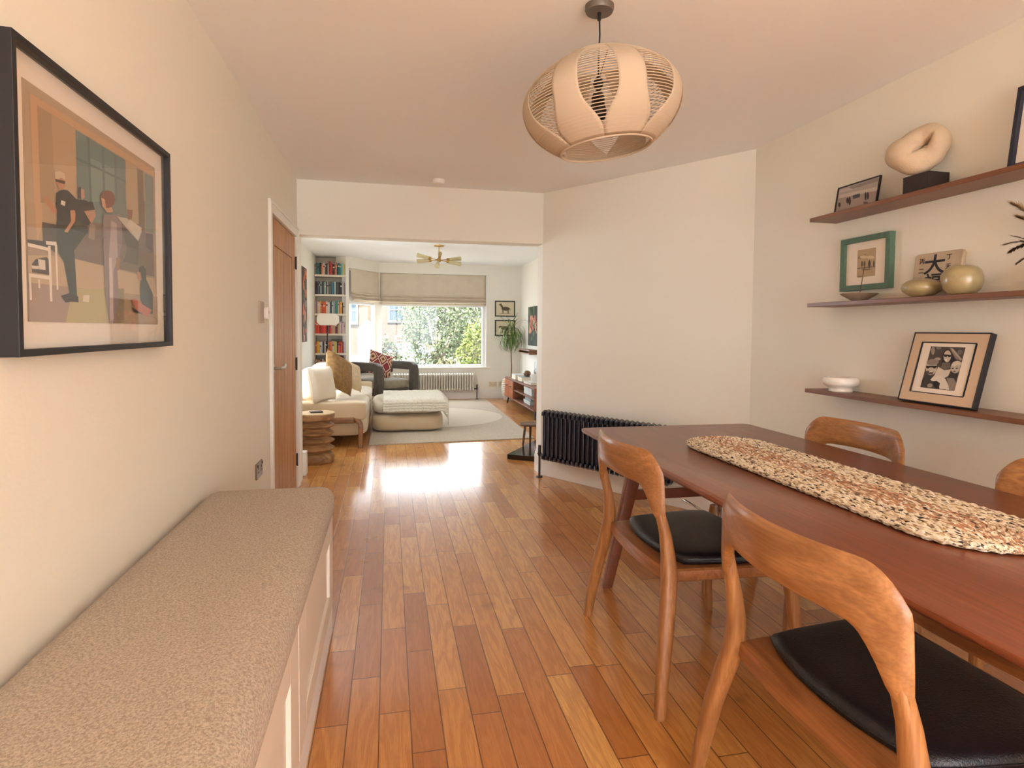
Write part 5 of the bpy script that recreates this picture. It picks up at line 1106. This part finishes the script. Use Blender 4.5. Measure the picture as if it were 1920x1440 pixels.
def box_lid(label, x, y, z, w, d_, h, m, rz=0):
    t = thing('storage_box', label, 'box', (x, y, z), rz, 'boxes in the media unit')
    MB().box(-w/2+.003, w/2-.003, -d_/2+.003, d_/2-.003, 0, h-.02).build('box_body', m, t, bevel=.002); MB().box(-w/2, w/2, -d_/2, d_/2, h-.035, h).build('lid', m, t, bevel=.003); return t
box_lid('pale lidded box on the upper open shelf of the media unit', 2.14, 8.45, .296, .26, .50, .105, M_pb)
box_lid('blue-grey lidded box on the bottom open shelf of the media unit', 2.14, 8.55, .146, .24, .42, .055, M_pb)
box_lid('shallow blue box stacked on the bottom shelf box', 2.15, 8.55, .202, .22, .38, .045, M_bb)
booklet('thick white book on the far end of the media unit', 2.12, 9.42, .451, .24, .30, .075, M_pb, group='books on the media unit')
booklet('grey book stacked nearer on the media unit', 2.13, 9.00, .451, .24, .30, .07, M_bb, group='books on the media unit')
booklet('pale book under the small vase on the media unit', 2.13, 8.50, .451, .24, .34, .035, M_pb, .1, group='books on the media unit')
bw2 = MB().lathe([(.001, 0), (.03, 0), (.055, .03), (.06, .055), (.05, .08), (.03, .095), (.02, .092), (.001, .05)], 28).build('vase', mat('brown_glaze', '#6b4a2c', .3, coat=.5)); bw2.location = (2.12, 8.95, .522); tag(bw2, 'round brown pot on the grey book of the media unit', 'vase')
bw3 = MB().lathe([(.001, 0), (.045, 0), (.05, .02), (.052, .08), (.05, .10), (.044, .098), (.001, .02)], 28).build('jar', mat('white_glaze', '#d9d6cc', .3, coat=.4)); bw3.location = (2.13, 8.53, .487); tag(bw3, 'white ceramic jar on the pale book, media unit', 'jar')
pf = picture('framed_print', 'white framed sketch leaning on the wall at the back of the media unit', 'picture', (2.335, 9.22, .452), -PI/2, R(-5), .30, .30, .012, .015, M_white, mat('sketch_paper', '#dcdedd', .8))
b = MB(); r_ = random.Random(9)
for k in range(9):
    cx, cz = r_.uniform(-.09, .09), r_.uniform(.06, .20); n = 8; b.add([(cx+.022*math.cos(2*PI*i/n)*r_.uniform(.5, 1.2), -.0095-k*.0001, cz+.022*math.sin(2*PI*i/n)) for i in range(n)], [tuple(range(n))])
b.build('print_image', mat('sepia_ink', '#5b5450', .8), pf, smooth=False, recalc=False)

# floral canvas and wall box on the right wall
fp = thing('flower_painting', 'tall dark painting of red flowers on the right living room wall', 'painting', (2.354, 9.35, .995), -PI/2)
MB().box(-.42, .42, -.03, 0, 0, .65).build('canvas', mat('dark_green_canvas', '#2f3528', .8, vary=(9, .4)), fp, bevel=.003)
b = MB(); r_ = random.Random(14); fm_ = [mat('paint_'+c[1:], c, .7) for c in ('#b9543a', '#8a2f2a', '#c98a6a', '#4d6a3a')]
for k in range(46):
    b.cur = r_.choice((0, 0, 1, 2)) if k < 34 else 3
    cx, cz = r_.uniform(-.36, .36), (r_.uniform(.22, .48) if k < 34 else r_.uniform(.05, .6)); s1 = r_.uniform(.025, .06); n = 9
    b.add([(cx+s1*math.cos(2*PI*i/n)*r_.uniform(.6, 1.2), -.0303-k*.00008, cz+s1*(1 if k < 34 else 1.6)*math.sin(2*PI*i/n)*r_.uniform(.6, 1.2)) for i in range(n)], [tuple(range(n))])
b.build('painted_flowers', fm_, fp, smooth=False, recalc=False)
wb2 = MB().box(2.20, 2.36, 9.15, 9.93, .858, .878).box(2.20, 2.36, 9.15, 9.93, .912, .932).box(2.20, 2.36, 9.91, 9.93, .878, .912).box(2.20, 2.36, 9.15, 9.17, .878, .912).box(2.34, 2.36, 9.17, 9.91, .878, .912).build('wall_shelf', M_dkwood, bevel=.002)
wb2.name = 'wall_shelf'; tag(wb2, 'short dark wooden box shelf under the flower painting', 'shelf')

# ---- palm on a tall stem
M_leaf = mat('palm_leaf', '#76904e', .5, vary=(9, .25)); M_leaf2 = mat('palm_leaf_dark', '#566f40', .5); M_bark = mat('cane_bark', '#7d6448', .8, vary=(40, .2), bump=(60, .5))
pm = thing('potted_palm', 'tall slim-stemmed spiky palm in a woven basket beside the prints', 'plant', (2.125, 10.20, 0))
b = MB(); prof = [(.001, 0), (.10, 0), (.14, .05), (.165, .14), (.165, .24), (.14, .34), (.125, .40), (.115, .40), (.13, .33), (.001, .33)]
b.lathe(prof, 40); bo = b.build('basket', mat('white_wicker', '#d9cfc0', .9, vary=(30, .15), bump=(70, 1.0)), pm)
b = MB()
for k in range(11):
    z = .03+k*.034; i = min(range(len(prof)-4), key=lambda q: abs(prof[q+1][1]-z)); 
    rr_ = .10+.066*math.sin(PI*min(1, (z+.03)/.50)) 
    b.tube([(rr_*(1+.02*(-1)**j)*math.cos(2*PI*j/36), rr_*(1+.02*(-1)**j)*math.sin(2*PI*j/36), z) for j in range(36)], .012, 6, close=True)
b.build('weave_rings', mat('white_wicker', '#d9cfc0', .9), bo)
MB().lathe([(.001, .355), (.118, .355), (.118, .345), (.001, .345)], 24).build('soil', mat('soil', '#3a2c20', 1, bump=(80, .8)), pm)
b = MB(); b.tube([(0, 0, .34), (.004, 0, .6), (-.004, .01, .9), (.0, 0, 1.12), (.004, 0, 1.30)], [.013, .011, .010, .010, .008], 10); b.build('stem', M_bark, pm)
def leafblade(b, base, az, el, L_, w, droop):
    P = []; n = 9; p = Vector(base); e = el
    for i in range(n+1):
        P.append(Vector((min(p.x, .222), min(p.y, .325), p.z))); e -= droop/n*(1+i*.16); p = p+Vector((math.cos(az)*math.cos(e), math.sin(az)*math.cos(e), math.sin(e)))*(L_/n)
    sd_ = Vector((-math.sin(az), math.cos(az), 0)); vs = []
    for i, q in enumerate(P):
        t_ = i/n; ww = w*(.5+.9*t_)*(1-t_**3)+.0006; vs += [q-sd_*ww, q+Vector((0, 0, -.15*ww)), q+sd_*ww]
    b.add(vs, [f_ for i in range(n) for f_ in ((i*3, i*3+1, i*3+4, i*3+3), (i*3+1, i*3+2, i*3+5, i*3+4))])
b = MB(); b2 = MB(); r_ = random.Random(17)
for k in range(110):
    z = 1.06+.24*r_.random(); az = r_.uniform(0, 2*PI); el = R(r_.uniform(-5, 62)) if k > 10 else R(r_.uniform(60, 85))
    leafblade(b if k % 3 else b2, (0, 0, z), az, el, r_.uniform(.38, .54), .0085, R(r_.uniform(95, 165)) if k > 10 else R(r_.uniform(20, 60)))
f1 = b.build('foliage', M_leaf, pm, recalc=False); f2 = b2.build('foliage', M_leaf2, pm, recalc=False)

# ---- hearth and stool
M_slate = mat('black_granite', '#17161b', .12, coat=.6, vary=(60, .3))
hv = Vector((.555, .832)); hn = Vector((-.832, .555)); C0 = Vector((1.29, 5.07))
hA = Vector((1.118, 5.53)); 
P = [hA, hA-hn*.46*1.0+hv*.02, hA-hn*.46+hv*1.1, hA+hv*1.1]
P = [(1.118, 5.53), (1.118+.832*.42, 5.53-.555*.42), (1.118+.832*.42+.555*1.15, 5.53-.555*.42+.832*1.15), (1.118+.555*1.15, 5.53+.832*1.15)]
hs = MB().prism(P, 0, .05).build('hearth_slab', M_slate, bevel=.004); tag(hs, 'glossy black stone hearth slab on the floor past the opening', 'hearth')
stl = thing('stool', 'small dark wooden stool standing on the black hearth slab', 'stool', (1.45, 5.93, .05))
M_stool = wood('stool_wood', '#6e4a32', '#3f281a', 'X', 10, .5)
MB().lathe([(.001, .208), (.10, .208), (.116, .214), (.118, .222), (.112, .230), (.001, .228)], 36).build('seat', M_stool, stl)
for a in (R(200), R(320), R(80)):
    MB().tube([(.07*math.cos(a), .07*math.sin(a), .212), (.098*math.cos(a), .098*math.sin(a), 0)], [.014, .011], 12).build('leg', M_stool, stl)
# ================================================================ STREET OUTSIDE THE BAY
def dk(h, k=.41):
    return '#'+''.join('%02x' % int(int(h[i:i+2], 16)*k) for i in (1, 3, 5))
GZ = -.75
M_grass = mat('gravel_path', '#8f8a80', 1, vary=(3, .2)); M_brick = None
def brick_mat():
    m = bpy.data.materials.new('yellow_brick'); m.use_nodes = True; t = m.node_tree; N = t.nodes; L = t.links; b = N['Principled BSDF']
    tcn = N.new('ShaderNodeTexCoord'); mp = N.new('ShaderNodeMapping'); mp.inputs['Rotation'].default_value = (R(90), 0, 0); L.new(tcn.outputs['Object'], mp.inputs[0])
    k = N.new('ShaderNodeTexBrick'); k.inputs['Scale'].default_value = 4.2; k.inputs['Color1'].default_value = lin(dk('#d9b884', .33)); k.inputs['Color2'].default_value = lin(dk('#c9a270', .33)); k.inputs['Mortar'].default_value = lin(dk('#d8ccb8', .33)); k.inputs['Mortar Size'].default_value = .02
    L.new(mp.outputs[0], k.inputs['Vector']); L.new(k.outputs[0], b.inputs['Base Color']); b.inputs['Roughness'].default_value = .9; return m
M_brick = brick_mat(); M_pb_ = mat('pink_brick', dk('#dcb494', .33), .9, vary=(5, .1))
o = MB().box(-14, 22, 10.85, 60, GZ-.3, GZ).build('front_garden', M_grass, smooth=False); tag(o, kind='structure')
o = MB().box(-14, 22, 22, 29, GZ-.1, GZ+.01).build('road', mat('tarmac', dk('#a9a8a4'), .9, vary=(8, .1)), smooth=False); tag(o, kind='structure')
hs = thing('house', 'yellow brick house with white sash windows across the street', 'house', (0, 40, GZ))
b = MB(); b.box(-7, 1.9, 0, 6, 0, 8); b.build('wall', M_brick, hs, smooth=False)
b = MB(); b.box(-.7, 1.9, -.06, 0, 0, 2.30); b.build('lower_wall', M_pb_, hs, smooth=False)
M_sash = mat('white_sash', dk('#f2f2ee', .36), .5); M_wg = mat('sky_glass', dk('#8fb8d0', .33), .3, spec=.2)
def sash(x0, x1, z0, z1):
    f = MB(); f.box(x0-.14, x1+.14, -.16, .02, z0-.16, z0); f.box(x0-.12, x0, -.1, .02, z0, z1+.1); f.box(x1, x1+.12, -.1, .02, z0, z1+.1); f.box(x0, x1, -.1, .02, z1, z1+.12); f.box(x0, x1, -.08, .02, (z0+z1)/2-.03, (z0+z1)/2+.03)
    for k in (1, 2): f.box(x0+(x1-x0)*k/3-.012, x0+(x1-x0)*k/3+.012, -.06, .02, z0, z1)
    fo = f.build('window', M_sash, hs, smooth=False); MB().box(x0, x1, -.03, .0, z0, z1).build('pane', M_wg, fo, smooth=False)
sash(.02, .88, 2.62-.02, 3.98); sash(-2.95, -2.15, 2.45, 3.9); sash(.50, .98, 1.05, 1.5)
b = MB(); b.add([(-2.0,-1.0,0),(-.75,-1.0,0),(-.75,-1.0,2.0),(-1.38,-1.0,2.62),(-2.0,-1.0,2.0),(-2.0,-.06,0),(-.75,-.06,0),(-.75,-.06,2.0),(-1.38,-.06,2.62),(-2.0,-.06,2.0)], [(0,1,2,3,4),(9,8,7,6,5),(0,5,6,1),(1,6,7,2),(2,7,8,3),(3,8,9,4),(4,9,5,0)])
b.build('porch', mat('porch_render', dk('#e6d8c0', .38), .8), hs, smooth=False)
MB().box(-1.65, -1.05, -1.04, -1.0, 0, 1.75).build('door', mat('pale_blue_door', dk('#a8c8cc'), .5), hs, bevel=.01)
gw = MB().box(-3.6, -1.9, 21.0, 21.2, GZ, .55).build('garden_wall', mat('pale_stone_wall', dk('#cfc4b8', .33), .9, vary=(6, .15), bump=(9, .6)), bevel=.02); tag(gw, 'low pale brick garden wall seen through the side window', 'wall')
# parked car: low white saloon
car = thing('car', 'white car parked behind the front hedge', 'car', (.35, 25.2, GZ+.01), 0)
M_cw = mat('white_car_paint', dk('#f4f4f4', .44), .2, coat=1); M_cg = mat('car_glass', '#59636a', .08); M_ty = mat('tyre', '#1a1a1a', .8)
b = MB(); prof = [(-2.1,.35),(-2.15,.62),(-2.05,.82),(-1.5,.92),(-.9,1.0),(-.35,1.38),(.9,1.42),(1.6,1.08),(2.1,.98),(2.15,.6),(2.1,.35)]
rings = []
for y, k in ((-.84,.96), (-.80,1.0), (.80,1.0), (.84,.96)):
    rings.append([(x*k, y*(1-.18*max(0, z-.95)/.45), lerp(.7, z, k)) for x, z in prof])
b.loft(rings); b.build('body', M_cw, car, bevel=.03)
for s in (-1, 1):
    MB().add([(-.80, s*.835-.0*s, 1.0), (1.35, s*.835, 1.05), (.85, s*.76, 1.33), (-.30, s*.76, 1.31)], [(0,1,2,3)]).build('side_window', M_cg, car, smooth=False)
    for x in (-1.35, 1.35): MB().tube([(x, s*.62, .32), (x, s*.86, .32)], .32, 24).build('wheel', M_ty, car)

def bush(label, loc, rx, ry, rz_, col, n, leaf, seed, cat='shrub', trunk=True, group=None, col2=None, name='shrub'):
    r_ = random.Random(seed); t = thing(name, label, cat, loc, group=group)
    b = MB()
    for k in range(n):
        u = r_.uniform(-1, 1); a = r_.uniform(0, 2*PI); s_ = math.sqrt(1-u*u); rad = r_.uniform(.35, 1)**.45
        nn = .8+.35*noise.noise(Vector((s_*math.cos(a)*2, s_*math.sin(a)*2, u*2+seed)))
        p = Vector((rx*s_*math.cos(a)*rad*nn, ry*s_*math.sin(a)*rad*nn, rz_+rz_*u*rad*nn)); p.z = max(.03, p.z)
        d1 = Vector((r_.gauss(0, 1), r_.gauss(0, 1), r_.gauss(0, 1))).normalized()*leaf*r_.uniform(.6, 1.3); d2 = Vector((r_.gauss(0, 1), r_.gauss(0, 1), r_.gauss(0, 1))).cross(d1).normalized()*leaf*.45
        b.cur = 0 if r_.random() < .7 else 1
        b.add([p-d1, p+d2, p+d1, p-d2], [(0,1,2,3)])
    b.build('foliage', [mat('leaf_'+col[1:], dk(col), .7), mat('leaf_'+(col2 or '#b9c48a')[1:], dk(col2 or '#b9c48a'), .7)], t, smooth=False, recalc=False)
    if trunk:
        b = MB(); b.tube([(0, 0, 0), (.02*rx, 0, rz_*.9)], [.05*rx+.02, .02*rx+.01], 8)
        for k in range(5):
            a = 2*PI*k/5+seed; b.tube([(0, 0, rz_*.35), (rx*.55*math.cos(a), ry*.55*math.sin(a), rz_*1.2)], [.03*rx+.01, .008], 6)
        b.build('trunk', mat('grey_bark', '#8a7c6a', .9), t)
    return t
bush('tall pale green tree filling the middle of the window', (1.6, 19.5, GZ), 1.55, 1.2, 2.1, '#9fbb70', 5200, .07, 2, 'tree', name='tree', col2='#c6d79c')
bush('grey-green feathery tree to the right of the middle one', (3.2, 21.5, GZ), 1.7, 1.2, 2.3, '#a3b488', 4200, .075, 3, 'tree', name='tree', col2='#d6c9b4')
bush('bright yellow-green shrub at the right of the window', (2.42, 15.2, GZ), .95, .7, 1.22, '#b4cf3c', 4200, .05, 4, col2='#dfe36a')
bush('green shrub with orange flowers at the left of the big pane', (-.05, 18.5, GZ), .55, .5, 1.0, '#8fae62', 2400, .05, 5, col2='#e0b070')
bush('low spiky blue-green shrub below the middle tree', (.9, 16.9, GZ), .65, .45, .62, '#9dbb8c', 2400, .06, 6, col2='#d8e0c0')
bush('low bush with yellow and orange blooms under the window', (.15, 14.6, GZ), .45, .4, .55, '#b5c24e', 1500, .045, 7, col2='#e6a860')
bush('yellowish ornamental grass clump between the shrubs', (1.32, 13.8, GZ), .42, .32, .72, '#cfcf86', 2200, .07, 8, col2='#e9dfa6')
bush('small bright shrub seen through the side pane', (-1.15, 15.5, GZ), .38, .35, .50, '#bccb4a', 1300, .045, 9, col2='#d9e080')
bush('pale far tree behind the others', (4.6, 33, GZ), 3.4, 2, 4.0, '#b4c49c', 3600, .16, 10, 'tree', name='tree', col2='#d5d6bf')
bush('far bush beside the brick house', (2.9, 36, GZ), 1.9, 1.4, 2.6, '#a9bf84', 2600, .13, 12, 'tree', name='tree', col2='#cfd8a8')
# ================================================================ UNSEEN TERRACE, ADDED TO BOUNCE SUN ONTO THE CEILING
o = MB().box(-8, 10, -14, -4.75, -.25, -.12).build('bounce_terrace', mat('bounce_paving', (.72, .70, .66), .9, vary=(3, .05)), smooth=False); tag(o, kind='structure')
